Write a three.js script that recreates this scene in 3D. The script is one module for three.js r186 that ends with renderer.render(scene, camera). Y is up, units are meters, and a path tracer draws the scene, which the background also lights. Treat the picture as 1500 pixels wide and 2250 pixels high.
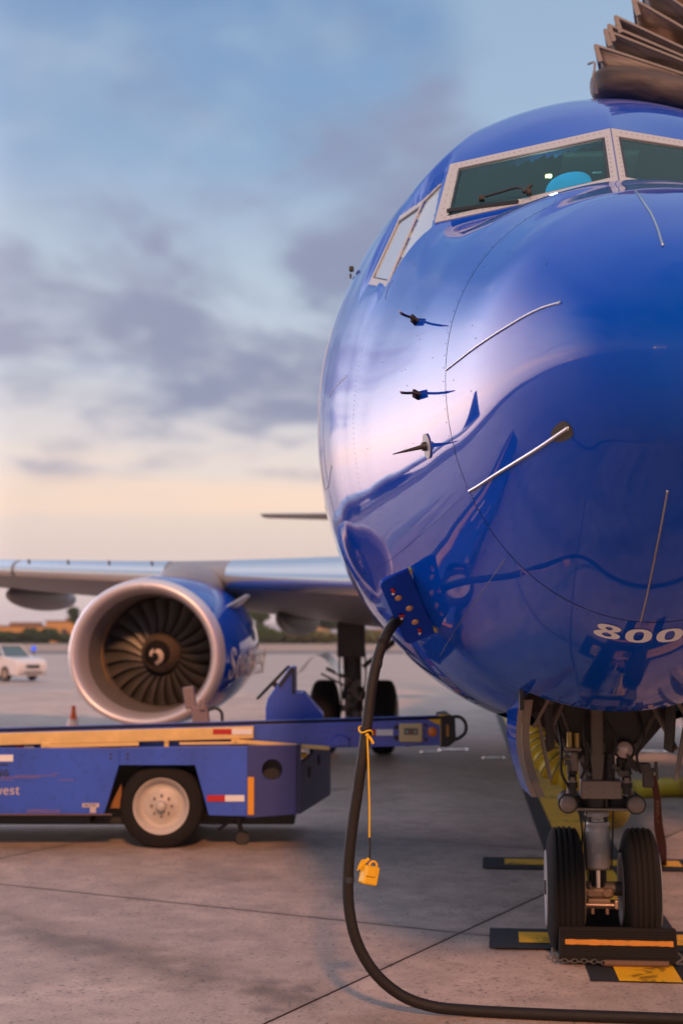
import * as THREE from 'three';
import { mergeGeometries, mergeVertices, toCreasedNormals } from 'three/addons/utils/BufferGeometryUtils.js';
import { RoundedBoxGeometry } from 'three/addons/geometries/RoundedBoxGeometry.js';
import { FontLoader } from 'three/addons/loaders/FontLoader.js';

/* ------------------------------------------------ camera, sky, warm key light, exposure */
const scene = new THREE.Scene();
const camera = new THREE.PerspectiveCamera(39.6, 682 / 1024, 0.1, 12000);
camera.position.set(0, 1.77, 0);
camera.rotation.x = THREE.MathUtils.degToRad(4.975);
camera.focus = 5.9; camera.userData.fStop = 2.3;
const renderer = new THREE.WebGLRenderer({ antialias: true });
renderer.toneMapping = THREE.LinearToneMapping;
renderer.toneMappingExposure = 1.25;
renderer.shadowMap.enabled = true;
const FLOOD_COLOR = [1, 0.46, 0.22], FLOOD_POWER = 2.4;
const sun = new THREE.DirectionalLight(new THREE.Color().setRGB(...FLOOD_COLOR), FLOOD_POWER);  // stands in for the warm terminal floodlights behind the camera, not sunlight
sun.position.set(6, 36, 52); sun.target.position.set(0, 0, -8);
sun.castShadow = true; sun.shadow.radius = 9;
Object.assign(sun.shadow.camera, { left: -30, right: 30, top: 30, bottom: -30, near: 1, far: 150 });
scene.add(sun, sun.target);

/* ------------------------------------------------ noise */
let seed = 7;
const rnd = () => { seed = (seed + 0x6d2b79f5) | 0; let t = Math.imul(seed ^ (seed >>> 15), 1 | seed); t = (t + Math.imul(t ^ (t >>> 7), 61 | t)) ^ t; return ((t ^ (t >>> 14)) >>> 0) / 4294967296; };
const rr = (a, b) => a + (b - a) * rnd();
const hash = (x, y, z) => { let h = Math.imul(x, 374761393) ^ Math.imul(y, 668265263) ^ Math.imul(z, 2147483647 - 77); h = Math.imul(h ^ (h >>> 13), 1274126177); return ((h ^ (h >>> 16)) >>> 0) / 4294967296; };
const sm = (t) => t * t * (3 - 2 * t), mix = (a, b, t) => a + (b - a) * t, clamp = (x, a = 0, b = 1) => Math.min(b, Math.max(a, x));
const step = (a, b, x) => sm(clamp((x - a) / (b - a)));   // also falls, for a > b
function noise(x, y, z = 0, per = 0) {
  const xi = Math.floor(x), yi = Math.floor(y), zi = Math.floor(z), u = sm(x - xi), v = sm(y - yi), w = sm(z - zi);
  const m = per ? (q) => ((q % per) + per) % per : (q) => q;
  const h = (a, b, c) => hash(m(a), m(b), c);
  return mix(mix(mix(h(xi, yi, zi), h(xi + 1, yi, zi), u), mix(h(xi, yi + 1, zi), h(xi + 1, yi + 1, zi), u), v),
    mix(mix(h(xi, yi, zi + 1), h(xi + 1, yi, zi + 1), u), mix(h(xi, yi + 1, zi + 1), h(xi + 1, yi + 1, zi + 1), u), v), w);
}
function fbm(x, y, z, oct = 5, per = 0) { let s = 0, a = 0.5, n = 0; for (let i = 0; i < oct; i++) { s += a * noise(x, y, z + i * 17.3, per); n += a; a *= 0.5; x *= 2; y *= 2; z *= 2; per *= 2; } return s / n; }
const lin = (c) => c.map((v) => { v /= 255; return v <= 0.04045 ? v / 12.92 : ((v + 0.055) / 1.055) ** 2.4; });

/* ------------------------------------------------ sky (computed, equirectangular) */
{
  const W = 2048, H = 1024, data = new Float32Array(W * H * 4);
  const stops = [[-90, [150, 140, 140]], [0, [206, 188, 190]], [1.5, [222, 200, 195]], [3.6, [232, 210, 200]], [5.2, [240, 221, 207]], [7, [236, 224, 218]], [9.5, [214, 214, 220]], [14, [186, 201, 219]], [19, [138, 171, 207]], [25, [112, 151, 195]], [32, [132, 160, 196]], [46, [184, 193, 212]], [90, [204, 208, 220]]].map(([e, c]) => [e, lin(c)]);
  const grad = (e) => { let i = 1; while (i < stops.length - 1 && stops[i][0] < e) i++; const [a, ca] = stops[i - 1], [b, cb] = stops[i], t = clamp((e - a) / (b - a)); return [0, 1, 2].map((k) => mix(ca[k], cb[k], t)); };
  const milkC = lin([222, 210, 216]), grey = lin([124, 139, 172]), mauve = lin([148, 152, 180]), pale = lin([186, 204, 222]), streak = lin([255, 226, 204]);
  for (let j = 0; j < H; j++) {
    const el = ((j + 0.5) / H - 0.5) * Math.PI, e = el * 180 / Math.PI, base = grad(e);
    for (let i = 0; i < W; i++) {
      const th = ((i + 0.5) / W - 0.5) * 2 * Math.PI, y = Math.sin(el), x = Math.cos(el) * Math.cos(th), z = Math.cos(el) * Math.sin(th);
      let c = base.slice();
      const milk = 0.75 * Math.exp(-(((Math.atan2(x, -z) * 180 / Math.PI + 45) / 24) ** 2)) * (1 - step(16, 48, e)) * step(-2, 6, e);   // thin high haze over the sunset
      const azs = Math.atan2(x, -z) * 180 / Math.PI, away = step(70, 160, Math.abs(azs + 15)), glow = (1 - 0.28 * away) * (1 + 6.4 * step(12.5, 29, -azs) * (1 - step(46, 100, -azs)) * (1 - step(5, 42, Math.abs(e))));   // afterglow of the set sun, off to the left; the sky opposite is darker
      if (e > -1) {
        const az = Math.atan2(x, -z) * 180 / Math.PI;
        const k = 1 / (Math.max(y, 0) + 0.085), px = x * k, pz = z * k;
        const warp = fbm(px * 1.1 + 3, pz * 1.1, 2.2, 3);
        const n1 = fbm(px * 1.25 + warp * 1.3 + 11.4, pz * 0.8 + warp * 1.1 + 4.2, 0.5, 6);
        const n2 = fbm(px * 3.6 + warp + 40, pz * 2.2 + 9, 5.5, 5);
        const deck = step(6, 10, e) * (1 - step(12.5, 17.5, e)) * (1 - 0.8 * step(15, 30, -azs));          // the low bank of cloud
        const d1 = step(0.57 - 0.19 * deck, 0.70 - 0.18 * deck, n1 * 0.63 + n2 * 0.37) * step(4.5, 9.5, e + (n2 - 0.5) * 5);
        const n3 = fbm(px * 2.4 + 70, pz * 1.9 + warp * 1.2 + 20, 1.5, 5), wisps = step(0.45, 0.68, n3) * step(6, 12, e) * 0.5;
        for (let q = 0; q < 3; q++) {
          c[q] = mix(c[q], pale[q], wisps);
          c[q] = mix(c[q], mix(grey[q], mauve[q], n2), clamp(d1 * 0.92));
        }
        for (let q = 0; q < 3; q++) c[q] = mix(c[q], milkC[q], milk);
        const s1 = step(0.40, 0.66, fbm(az * 0.05 + 5, e * 0.75, 9, 4)) * step(3.0, 5, e) * (1 - step(6.0, 8.5, e));
        for (let q = 0; q < 3; q++) c[q] = mix(c[q], streak[q], clamp(s1 * 0.9));
        const band = Math.exp(-(((e - 5.3 - 0.5 * (n2 - 0.5)) / 0.75) ** 2)) * (0.35 + 0.65 * step(8, -16, az) ) * step(0.25, 0.6, fbm(az * 0.06, e * 0.3, 4, 3));
        for (let q = 0; q < 3; q++) c[q] = mix(c[q], [0.98, 0.70, 0.52][q], band * 0.36);
        const s2 = step(0.5, 0.7, fbm(az * 0.07 + 50, e * 0.9, 3, 4)) * (1 - step(2, 4, e)) * step(0.2, 1.2, e);
        for (let q = 0; q < 3; q++) c[q] *= 1 - s2 * 0.07;
      }
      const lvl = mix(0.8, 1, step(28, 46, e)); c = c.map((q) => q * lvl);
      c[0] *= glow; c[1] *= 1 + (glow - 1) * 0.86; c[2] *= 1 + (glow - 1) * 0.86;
      const o = (j * W + i) * 4; data[o] = c[0]; data[o + 1] = c[1]; data[o + 2] = c[2]; data[o + 3] = 1;
    }
  }
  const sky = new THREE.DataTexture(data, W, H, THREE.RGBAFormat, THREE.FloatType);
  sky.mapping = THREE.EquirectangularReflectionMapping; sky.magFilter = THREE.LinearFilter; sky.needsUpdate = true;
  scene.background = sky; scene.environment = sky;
}

/* ------------------------------------------------ helpers */
const numbers = new Map();
function numbered(n) { const k = (numbers.get(n) ?? -1) + 1; numbers.set(n, k); return k ? n + '_' + String(k).padStart(3, '0') : n; }
function tag(o, label, category, group, kind) { if (label) o.userData.label = label; if (category) o.userData.category = category; if (group) o.userData.group = group; if (kind) o.userData.kind = kind; return o; }
function thing(name, label, category, pos = [0, 0, 0], turn = 0, group, kind) {
  const o = new THREE.Group(); o.name = numbered(name); o.position.set(...pos); o.rotation.y = turn; scene.add(o);
  return tag(o, label, category, group, kind);
}
function part(name, geo, mat, parent, label) {
  const m = new THREE.Mesh(Array.isArray(geo) ? join(geo) : geo, mat); m.name = name; m.castShadow = m.receiveShadow = true; parent.add(m);
  if (label) m.userData.label = label;
  return m;
}
function join(list) {
  const l = list.map((g) => { g = g.index ? g.toNonIndexed() : g; const o = new THREE.BufferGeometry(); for (const k of ['position', 'normal', 'uv']) if (g.attributes[k]) o.setAttribute(k, g.attributes[k]); if (!o.attributes.uv) o.setAttribute('uv', new THREE.BufferAttribute(new Float32Array(o.attributes.position.count * 2), 2)); return o; });
  return l.length === 1 ? l[0] : mergeGeometries(l);
}
const box = (w, h, d, x = 0, y = 0, z = 0, r = 0.006, rx = 0, ry = 0, rz = 0) => { const g = r > 0 ? new RoundedBoxGeometry(w, h, d, 2, Math.min(r, w / 2.2, h / 2.2, d / 2.2)) : new THREE.BoxGeometry(w, h, d); if (rx) g.rotateX(rx); if (rz) g.rotateZ(rz); if (ry) g.rotateY(ry); return g.translate(x, y, z); };
const V = (...a) => new THREE.Vector3(...a);
function rod(a, b, r, r2 = r, seg = 16) {
  a = V(...a); b = V(...b); const d = b.clone().sub(a), g = new THREE.CylinderGeometry(r2, r, d.length(), seg, 1);
  g.applyQuaternion(new THREE.Quaternion().setFromUnitVectors(V(0, 1, 0), d.normalize())); const c = a.add(b).multiplyScalar(0.5); return g.translate(c.x, c.y, c.z);
}
function bar(a, b, w, h) { // rectangular bar from a to b
  a = V(...a); b = V(...b); const d = b.clone().sub(a), g = new RoundedBoxGeometry(w, h, d.length(), 2, Math.min(w, h) * 0.2), m = new THREE.Matrix4().lookAt(b, a, V(0, 1, 0)); g.applyMatrix4(m); const c = a.add(b).multiplyScalar(0.5); return g.translate(c.x, c.y, c.z);
}
const tube = (pts, r, seg = 60, rad = 12, tension = 0.5) => new THREE.TubeGeometry(new THREE.CatmullRomCurve3(pts.map((p) => V(...p)), false, 'centripetal', tension), seg, r, rad);
const lathe = (pts, seg = 48) => new THREE.LatheGeometry(pts.map((p) => new THREE.Vector2(...p)), seg);
const disc = (r, h, x, y, z, axis = 'z', seg = 24) => { const g = new THREE.CylinderGeometry(r, r, h, seg); if (axis === 'z') g.rotateX(Math.PI / 2); if (axis === 'x') g.rotateZ(Math.PI / 2); return g.translate(x, y, z); };
function extrude(pts, depth, bevel = 0.004, holes = []) {
  const s = new THREE.Shape(pts.map((p) => new THREE.Vector2(...p))); for (const h of holes) s.holes.push(h);
  return new THREE.ExtrudeGeometry(s, { depth: depth - 2 * bevel, bevelEnabled: bevel > 0, bevelSize: bevel, bevelThickness: bevel, bevelSegments: 2, curveSegments: 16 }).translate(0, 0, bevel);
}
function quad(a, b, c, d, nu = 1, nv = 1) { // a b (top), d c (bottom) bilinear sheet
  const p = [], uv = [], ix = []; a = V(...a); b = V(...b); c = V(...c); d = V(...d);
  for (let j = 0; j <= nv; j++) for (let i = 0; i <= nu; i++) { const t = a.clone().lerp(b, i / nu), u = d.clone().lerp(c, i / nu), q = t.lerp(u, j / nv); p.push(q.x, q.y, q.z); uv.push(i / nu, 1 - j / nv); }
  for (let j = 0; j < nv; j++) for (let i = 0; i < nu; i++) { const k = j * (nu + 1) + i; ix.push(k, k + nu + 1, k + 1, k + 1, k + nu + 1, k + nu + 2); }
  const g = new THREE.BufferGeometry(); g.setAttribute('position', new THREE.Float32BufferAttribute(p, 3)); g.setAttribute('uv', new THREE.Float32BufferAttribute(uv, 2)); g.setIndex(ix); g.computeVertexNormals(); return g;
}
function gridGeo(nu, nv, f, wrapU = false) { // f(i,j) -> [x,y,z]
  const p = [], ix = [], uv = [], W = wrapU ? nu : nu + 1;
  for (let j = 0; j <= nv; j++) for (let i = 0; i < W; i++) { p.push(...f(i / nu, j / nv)); uv.push(i / nu, j / nv); }
  for (let j = 0; j < nv; j++) for (let i = 0; i < nu; i++) { const a = j * W + i, b = j * W + (i + 1) % W; ix.push(a, b, a + W, b, b + W, a + W); }
  const g = new THREE.BufferGeometry(); g.setAttribute('position', new THREE.Float32BufferAttribute(p, 3)); g.setAttribute('uv', new THREE.Float32BufferAttribute(uv, 2)); g.setIndex(ix); g.computeVertexNormals(); return g;
}
function jitterGeo(g, a, f) { const p = g.attributes.position; for (let i = 0; i < p.count; i++) { const x = p.getX(i), y = p.getY(i), z = p.getZ(i); p.setXYZ(i, x + a * (noise(x * f, y * f, z * f + 3) - 0.5), y + a * (noise(x * f + 9, y * f, z * f) - 0.5), z + a * (noise(x * f, y * f + 5, z * f) - 0.5)); } g.computeVertexNormals(); return g; }

/* ------------------------------------------------ textures and materials */
function texture(n, f, srgb, rep = 1) {
  const d = new Uint8Array(n * n * 4);
  for (let j = 0; j < n; j++) for (let i = 0; i < n; i++) { const c = f(i / n, j / n), o = (j * n + i) * 4; for (let k = 0; k < 3; k++) d[o + k] = clamp(Array.isArray(c) ? c[k] : c) * 255; d[o + 3] = 255; }
  const t = new THREE.DataTexture(d, n, n); t.wrapS = t.wrapT = THREE.RepeatWrapping; t.magFilter = THREE.LinearFilter; if (srgb) t.colorSpace = THREE.SRGBColorSpace; t.repeat.set(rep, rep); t.needsUpdate = true; return t;
}
const again = (t, rx, ry = rx) => { const c = t.clone(); c.repeat.set(rx, ry); c.needsUpdate = true; return c; };
const speckle = texture(1024, (u, v) => { const a = fbm(u * 16, v * 16, 1, 5, 16), b = noise(u * 256, v * 256, 4, 256), c = noise(u * 120, v * 120, 8, 120); return 0.74 + (a - 0.5) * 0.34 + (b - 0.5) * 0.22 - (c > 0.76 ? (c - 0.76) * 1.9 : 0) - (noise(u * 60, v * 60, 14, 60) > 0.90 ? 0.12 : 0) + (c < 0.1 ? 0.06 : 0); }, false, 1);
const grain = texture(512, (u, v) => fbm(u * 64, v * 64, 2, 3, 64), false);
const cloudy = texture(512, (u, v) => fbm(u * 6, v * 6, 6, 6, 6), false);
const wear = texture(512, (u, v) => { const a = fbm(u * 10, v * 10, 3, 5, 10), b = noise(u * 90, v * 90, 6, 90); const k = step(0.60, 0.72, a * 0.75 + b * 0.25); return 0.95 - 0.22 * (fbm(u * 24, v * 24, 8, 3, 24)) - 0.5 * k; }, false);
const mottle = texture(512, (u, v) => 0.30 + 0.85 * step(0.30, 0.72, fbm(u * 9, v * 9, 21, 6, 9)), false);
const scuff = texture(1024, (u, v) => { const a = fbm(u * 6, v * 6, 31, 5, 6), s = noise(u * 5, v * 150, 33, 0) * noise(u * 9 + 3, v * 9, 35), d = fbm(u * 40, v * 40, 37, 3, 40); const k = 0.70 + 0.45 * (a - 0.25) - (s > 0.62 ? (s - 0.62) * 1.6 : 0) - 0.12 * (d > 0.68 ? 1 : 0); return [k + (s > 0.66 ? 0.12 : 0), k, k]; }, false);
const dirt = texture(512, (u, v) => 0.72 + 0.42 * (fbm(u * 5, v * 5, 12, 6, 5) - 0.3), false);
const mat = (c, o = {}) => new THREE.MeshPhysicalMaterial({ color: new THREE.Color().setRGB(...c), roughness: 0.6, ...o });
const M = {
  paint: mat([0.0002, 0.068, 0.49], { roughness: 0.06, specularIntensity: 0.02, clearcoat: 0.6, clearcoatRoughness: 0.012 }),
  trim: mat([0.42, 0.43, 0.44], { roughness: 0.5 }),
  glass: mat([0.22, 0.64, 0.74], { transmission: 0.92, roughness: 0.02, thickness: 0, ior: 1.12 }),
  sideGlass: mat([0.72, 0.84, 0.88], { transmission: 0.35, roughness: 0.02, thickness: 0, ior: 3.0 }),
  black: mat([0.012, 0.012, 0.012], { roughness: 0.55 }),
  seal: mat([0.02, 0.025, 0.035], { roughness: 0.6 }),
  rubber: mat([0.015, 0.013, 0.0125], { roughness: 0.92, specularIntensity: 0.5, bumpMap: again(grain, 3), bumpScale: 0.0006 }),
  cable: mat([0.015, 0.012, 0.010], { roughness: 0.6, specularIntensity: 0.7, map: again(dirt, 1, 8), bumpMap: again(grain, 2, 30), bumpScale: 0.0005 }),
  steel: mat([0.55, 0.55, 0.55], { metalness: 1, roughness: 0.28, roughnessMap: again(dirt, 2) }),
  chrome: mat([0.42, 0.42, 0.43], { metalness: 1, roughness: 0.14 }),
  lip: mat([0.70, 0.64, 0.65], { metalness: 0.55, roughness: 0.42 }),
  slat: mat([0.80, 0.80, 0.80], { metalness: 0.9, roughness: 0.24 }),
  wingGrey: mat([0.30, 0.31, 0.33], { roughness: 0.45, map: again(dirt, 0.3) }),
  gearGrey: mat([0.10, 0.09, 0.08], { roughness: 0.55, map: again(dirt, 3) }),
  gearDark: mat([0.028, 0.024, 0.021], { roughness: 0.6, map: again(dirt, 3) }),
  gearWhite: mat([0.46, 0.43, 0.42], { roughness: 0.4, clearcoat: 0.3, map: again(dirt, 2) }),
  beige: mat([0.30, 0.24, 0.20], { roughness: 0.55, map: again(dirt, 3) }),
  copper: mat([0.62, 0.36, 0.2], { metalness: 0.6, roughness: 0.35 }),
  red: mat([0.42, 0.008, 0.012], { roughness: 0.45 }),
  white: mat([0.72, 0.70, 0.69], { roughness: 0.45 }),
  digits: mat([0.80, 0.80, 0.80], { roughness: 0.6 }),
  yellow: mat([0.78, 0.43, 0.012], { roughness: 0.55 }),
  rope: mat([0.80, 0.46, 0.015], { roughness: 0.8, bumpMap: again(grain, 1, 60), bumpScale: 0.001 }),
  hose: mat([0.52, 0.37, 0.012], { roughness: 0.5 }),
  rail: mat([0.86, 0.58, 0.21], { roughness: 0.5, map: again(dirt, 2) }),
  loader: mat([0.020, 0.085, 0.56], { roughness: 0.42, clearcoat: 0.35, clearcoatRoughness: 0.25, map: again(scuff, 0.7) }),
  orange: mat([0.72, 0.19, 0.012], { roughness: 0.3, clearcoat: 0.5 }),
  rim: mat([0.58, 0.52, 0.46], { roughness: 0.5, map: again(dirt, 2) }),
  fan: mat([0.075, 0.068, 0.06], { metalness: 0.6, roughness: 0.45 }),
  barrel: mat([0.22, 0.195, 0.185], { roughness: 0.45, metalness: 0.3 }),
  bellowsEdge: mat([0.26, 0.24, 0.23], { roughness: 0.6, map: again(dirt, 2) }),
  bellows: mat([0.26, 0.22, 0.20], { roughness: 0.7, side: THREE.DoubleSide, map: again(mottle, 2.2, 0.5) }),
  cushion: mat([0.075, 0.06, 0.058], { roughness: 0.6, map: again(mottle, 1, 2), bumpMap: again(cloudy, 1, 5), bumpScale: 0.012 }),
  visor: mat([0.004, 0.72, 1.0], { roughness: 0.9, transmission: 0.4, thickness: 0, side: THREE.DoubleSide }),
  cockpit: mat([0.010, 0.10, 0.125], { roughness: 0.8 }),
  blackPaint: mat([0.014, 0.015, 0.018], { roughness: 0.7, map: again(wear, 0.7) }),
  yellowPaint: mat([1.0, 0.52, 0.012], { roughness: 0.5, map: again(wear, 0.5) }),
};
const font = await new FontLoader().loadAsync('fonts/droid/droid_sans_bold.typeface.json');
const fontS = await new FontLoader().loadAsync('fonts/droid/droid_serif_bold.typeface.json');
function textGeo(s, size, f = font, seg = 8) { const g = new THREE.ShapeGeometry(f.generateShapes(s, size), seg); g.computeBoundingBox(); return g; }

/* ------------------------------------------------ ground: concrete apron of slabs, markings, far ground */
const UX = 0.469, UD = 0.883;                       // direction of one family of joints (x, distance)
const fromUV = (a, b) => [0.71 + a * UX + b * UD, 8.69 + a * UD - b * UX];   // a along, b across
function groundTone(x, d, tone) {
  const n = fbm(x * 0.55, d * 0.55, 3.1, 5), m = fbm(x * 2.2, d * 2.2, 8, 4), f = fbm(x * 7, d * 7, 5, 3);
  let k = tone * (0.74 + 0.36 * n + 0.34 * (m - 0.5) + 0.26 * (f - 0.5));
  // rubber track sweeping across the nearest slab
  const t = ((x + 2.05) * 0.726 - (d - 8.95) * 0.688), q = (x + 2.05) * 0.688 + (d - 8.95) * 0.726 + 0.25 * (noise(t * 0.5, 3) - 0.5);
  const track = Math.exp(-(q * q) / 0.075) * step(0.30, 0.60, m * 0.5 + f * 0.5) * (0.7 + 0.3 * noise(t * 1.3, 9));
  k *= 1 - 0.62 * track;
  const q2 = q - 0.75; k *= 1 - 0.12 * Math.exp(-(q2 * q2) / 0.05) * step(0.35, 0.6, m);
  const oil = step(0.70, 0.80, fbm(x * 1.6 + 40, d * 1.6, 2, 4)); k *= 1 - 0.25 * oil;
  const dust = step(0.62, 0.75, fbm(x * 1.2 + 80, d * 3.2, 7, 4)); k *= 1 + 0.10 * dust;
  const spot = step(0.80, 0.86, noise(x * 5.2 + 3, d * 5.2, 11)) * step(0.5, 0.7, n); k *= 1 - 0.35 * spot;
  const scuff = step(0.66, 0.74, fbm(x * 2.4 + 20 + d, d * 9, 15, 4)); k *= 1 + 0.12 * scuff;
  const brown = clamp(0.9 * track + 0.3 * oil);
  return [k * (0.60 + 0.02 * brown), k * (0.445 - 0.03 * brown), k * (0.355 - 0.08 * brown)];
}
const concrete = new THREE.MeshPhysicalMaterial({ vertexColors: true, roughness: 0.55, map: speckle, bumpMap: speckle, bumpScale: 0.0015 });
const apron = thing('apron', 'grey concrete apron of large sealed slabs under the aircraft', null, [0, 0, 0], 0, null, 'structure');
{
  const CW = 4.39, CL = 3.41, gap = 0.008, strips = [];
  for (let ib = -6; ib <= 8; ib++) for (let ia = -3; ia <= 13; ia++) {
    const [cx, cd] = fromUV((ia + 0.5) * CL, (ib + 0.5) * CW);
    if (cd < 1 || cd > 46 || Math.abs(cx - 0.11 * cd) > 5 + 0.26 * cd) continue;
    const fine = cd < 17 && Math.abs(cx) < 5, res = fine ? (cd < 11 ? 0.05 : 0.075) : 0.5, nu = Math.ceil(CL / res), nv = Math.ceil(CW / res);
    const tone = 0.90 + 0.2 * hash(ia, ib, 5) - (ia === 0 && ib === 0 ? 0.03 : 0) - (ia === 1 ? 0.05 : 0);
    const p = [], c = [], uv = [], ix = [];
    for (let j = 0; j <= nv; j++) for (let i = 0; i <= nu; i++) {
      const a = ia * CL + gap + (CL - 2 * gap) * i / nu, b = ib * CW + gap + (CW - 2 * gap) * j / nv, [x, d] = fromUV(a, b);
      const e = Math.min(i, nu - i, j, nv - j) === 0 ? 0.82 : 1;
      p.push(x, 0, -d); c.push(...groundTone(x, d, tone * (fine ? e : 1))); uv.push(x / 2, -d / 2);
    }
    for (let j = 0; j < nv; j++) for (let i = 0; i < nu; i++) { const k = j * (nu + 1) + i; ix.push(k, k + 1, k + nu + 1, k + 1, k + nu + 2, k + nu + 1); }
    const g = new THREE.BufferGeometry(); g.setAttribute('position', new THREE.Float32BufferAttribute(p, 3)); g.setAttribute('color', new THREE.Float32BufferAttribute(c, 3)); g.setAttribute('uv', new THREE.Float32BufferAttribute(uv, 2)); g.setIndex(ix); g.computeVertexNormals();
    if (g.attributes.normal.getY(0) < 0) { const q = g.index.array; for (let i = 0; i < q.length; i += 3) { const t = q[i]; q[i] = q[i + 1]; q[i + 1] = t; } g.computeVertexNormals(); }
    part('concrete_slab', g, concrete, apron);
    const at = (a, b) => { const [x, d] = fromUV(a, b); return [x, -0.007 + 0.004 * noise(x * 3, d * 3), -d]; };
    strips.push(quad(at(ia * CL, ib * CW - 0.011), at(ia * CL, ib * CW + 0.011), at((ia + 1) * CL, ib * CW + 0.011), at((ia + 1) * CL, ib * CW - 0.011), 1, 8));
    strips.push(quad(at(ia * CL - 0.011, ib * CW), at(ia * CL + 0.011, ib * CW), at(ia * CL + 0.011, (ib + 1) * CW), at(ia * CL - 0.011, (ib + 1) * CW), 1, 8));
  }
  part('joint_sealant', join(strips), mat([0.060, 0.028, 0.014], { roughness: 0.7, side: THREE.DoubleSide }), apron);
}
const sheet = (name, x0, x1, d0, d1, y, material, kind = 'structure') => {
  const g = quad([x0, y, -d1], [x1, y, -d1], [x1, y, -d0], [x0, y, -d0], 20, 8), q = g.attributes.position, u = g.attributes.uv;
  for (let i = 0; i < q.count; i++) u.setXY(i, q.getX(i) / 60, q.getZ(i) / 60);
  const m = new THREE.Mesh(g, material); m.name = name; m.receiveShadow = true; scene.add(m); m.userData.kind = kind; return m;
};
sheet('ground', -3000, 3000, -3000, 3000, -0.022, mat([0.43, 0.335, 0.275], { roughness: 0.46, map: again(dirt, 3) }));
sheet('service_road', -400, 400, 142, 168, -0.014, mat([0.10, 0.10, 0.11], { roughness: 0.9 }));
sheet('dry_verge', -500, 500, 168, 420, -0.010, mat([0.36, 0.26, 0.20], { roughness: 0.95, map: again(dirt, 2) }));
sheet('grass_field', -500, 500, 300, 900, -0.004, mat([0.10, 0.095, 0.045], { roughness: 0.95, map: again(dirt, 4) }));

/* painted lead-in line and stop bars, in the aircraft's station coordinates */
const SG = 4.1, XG = 1.487, DG = 8.22, PSI = Math.atan(0.11);
const toWorld = (x, s) => [XG + (s - SG) * Math.sin(PSI) + x * Math.cos(PSI), DG + (s - SG) * Math.cos(PSI) - x * Math.sin(PSI)];
{
  const lead = thing('lead_in_line', 'long yellow taxi line with black borders running under the nose wheels', null, [0, 0, 0], 0, null, 'structure');
  const strip = (pts, y) => { // pts: [x0,x1,s]
    const gs = []; for (let i = 0; i + 1 < pts.length; i++) { const [a0, a1, s0] = pts[i], [b0, b1, s1] = pts[i + 1], P = (x, s) => { const [X, D] = toWorld(x, s); return [X, y, -D]; }; gs.push(quad(P(b0, s1), P(b1, s1), P(a1, s0), P(a0, s0), 1, Math.max(1, Math.round((s1 - s0) * 2)))); const g = gs[gs.length - 1], q = g.attributes.position, u = g.attributes.uv; for (let k = 0; k < q.count; k++) u.setXY(k, q.getX(k), q.getZ(k)); } return join(gs);
  };
  const c = (s) => 0.245 - 0.0215 * s, row = (l, r, ss) => ss.map((s) => [c(s) + l, c(s) + r, s]);
  const ss = [3.35, 6, 10, 16, 24, 34, 60];
  part('black_border', strip(row(-0.30, 0.31, ss), 0.004), M.blackPaint, lead);
  part('yellow_stripe', strip(row(-0.155, 0.165, ss), 0.008), M.yellowPaint, lead);
  const barMark = (s0, s1, xa, xb, ya, yb, yl, yr, label) => {
    const b = thing('stop_bar_marking', label, null, [0, 0, 0], 0, null, 'structure');
    const Q = (x0, x1, sa, sb, y) => { const k = 0.02, P = (x, s) => { const [X, D] = toWorld(x, s + x * k + 0.01 * noise(x * 4, s)); return [X, y, -D]; }; const g = quad(P(x0, sb), P(x1, sb), P(x1, sa), P(x0, sa), 24, 1), q = g.attributes.position, u = g.attributes.uv; for (let i = 0; i < q.count; i++) u.setXY(i, q.getX(i), q.getZ(i)); return g; };
    part('black_border', Q(xa, xb, s0, s1, 0.012), M.blackPaint, b);
    part('yellow_stripe', Q(yl, yr, ya, yb, 0.016), M.yellowPaint, b);
  };
  barMark(6.84, 7.38, -0.72, 0.98, 7.0, 7.28, -0.55, 0.80, 'black edged yellow stop bar on the concrete behind the nose wheels');
  barMark(4.05, 4.60, -0.65, 1.05, 4.19, 4.48, -0.48, 0.95, 'black edged yellow stop bar on the concrete under the nose wheels');
}

/* ------------------------------------------------ the aircraft: fuselage surface */
const KS = [0, 0.03, 0.12, 0.3, 0.6, 1.22, 1.8, 2.3, 2.8, 3.3, 3.9, 4.6, 5.4, 6.3, 7.2, 13, 20.5, 24, 28, 31, 32.4];
const KX = KS.map((s) => Math.sqrt(s));
const PW = [0.001, 0.151, 0.28, 0.416, 0.572, 0.775, 0.951, 1.098, 1.243, 1.386, 1.549, 1.702, 1.792, 1.885, 1.885, 1.885, 1.885, 1.68, 1.1, 0.5, 0.2];
const PT = [2.65, 2.825, 2.951, 3.093, 3.273, 3.504, 3.725, 3.872, 4.27, 4.608, 4.875, 5.062, 5.182, 5.24, 5.25, 5.25, 5.25, 5.24, 5.15, 5.02, 4.9];
const PB = [2.64, 2.502, 2.386, 2.271, 2.086, 1.82, 1.642, 1.52, 1.414, 1.333, 1.242, 1.183, 1.136, 1.12, 1.12, 1.12, 1.14, 1.75, 2.9, 4.0, 4.45];
const PM = [2.645, 2.66, 2.682, 2.705, 2.727, 2.755, 2.787, 2.817, 2.852, 2.904, 2.971, 3.052, 3.102, 3.165, 3.279, 3.3, 3.3, 3.5, 4.1, 4.55, 4.7];
const PN = [2.12, 2.14, 2.17, 2.2, 2.2, 2.17, 2.07, 1.97, 1.89, 1.95, 2.02, 2.04, 2.07, 2.1, 2.1, 2.05, 2, 2, 2, 2, 2];
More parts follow.
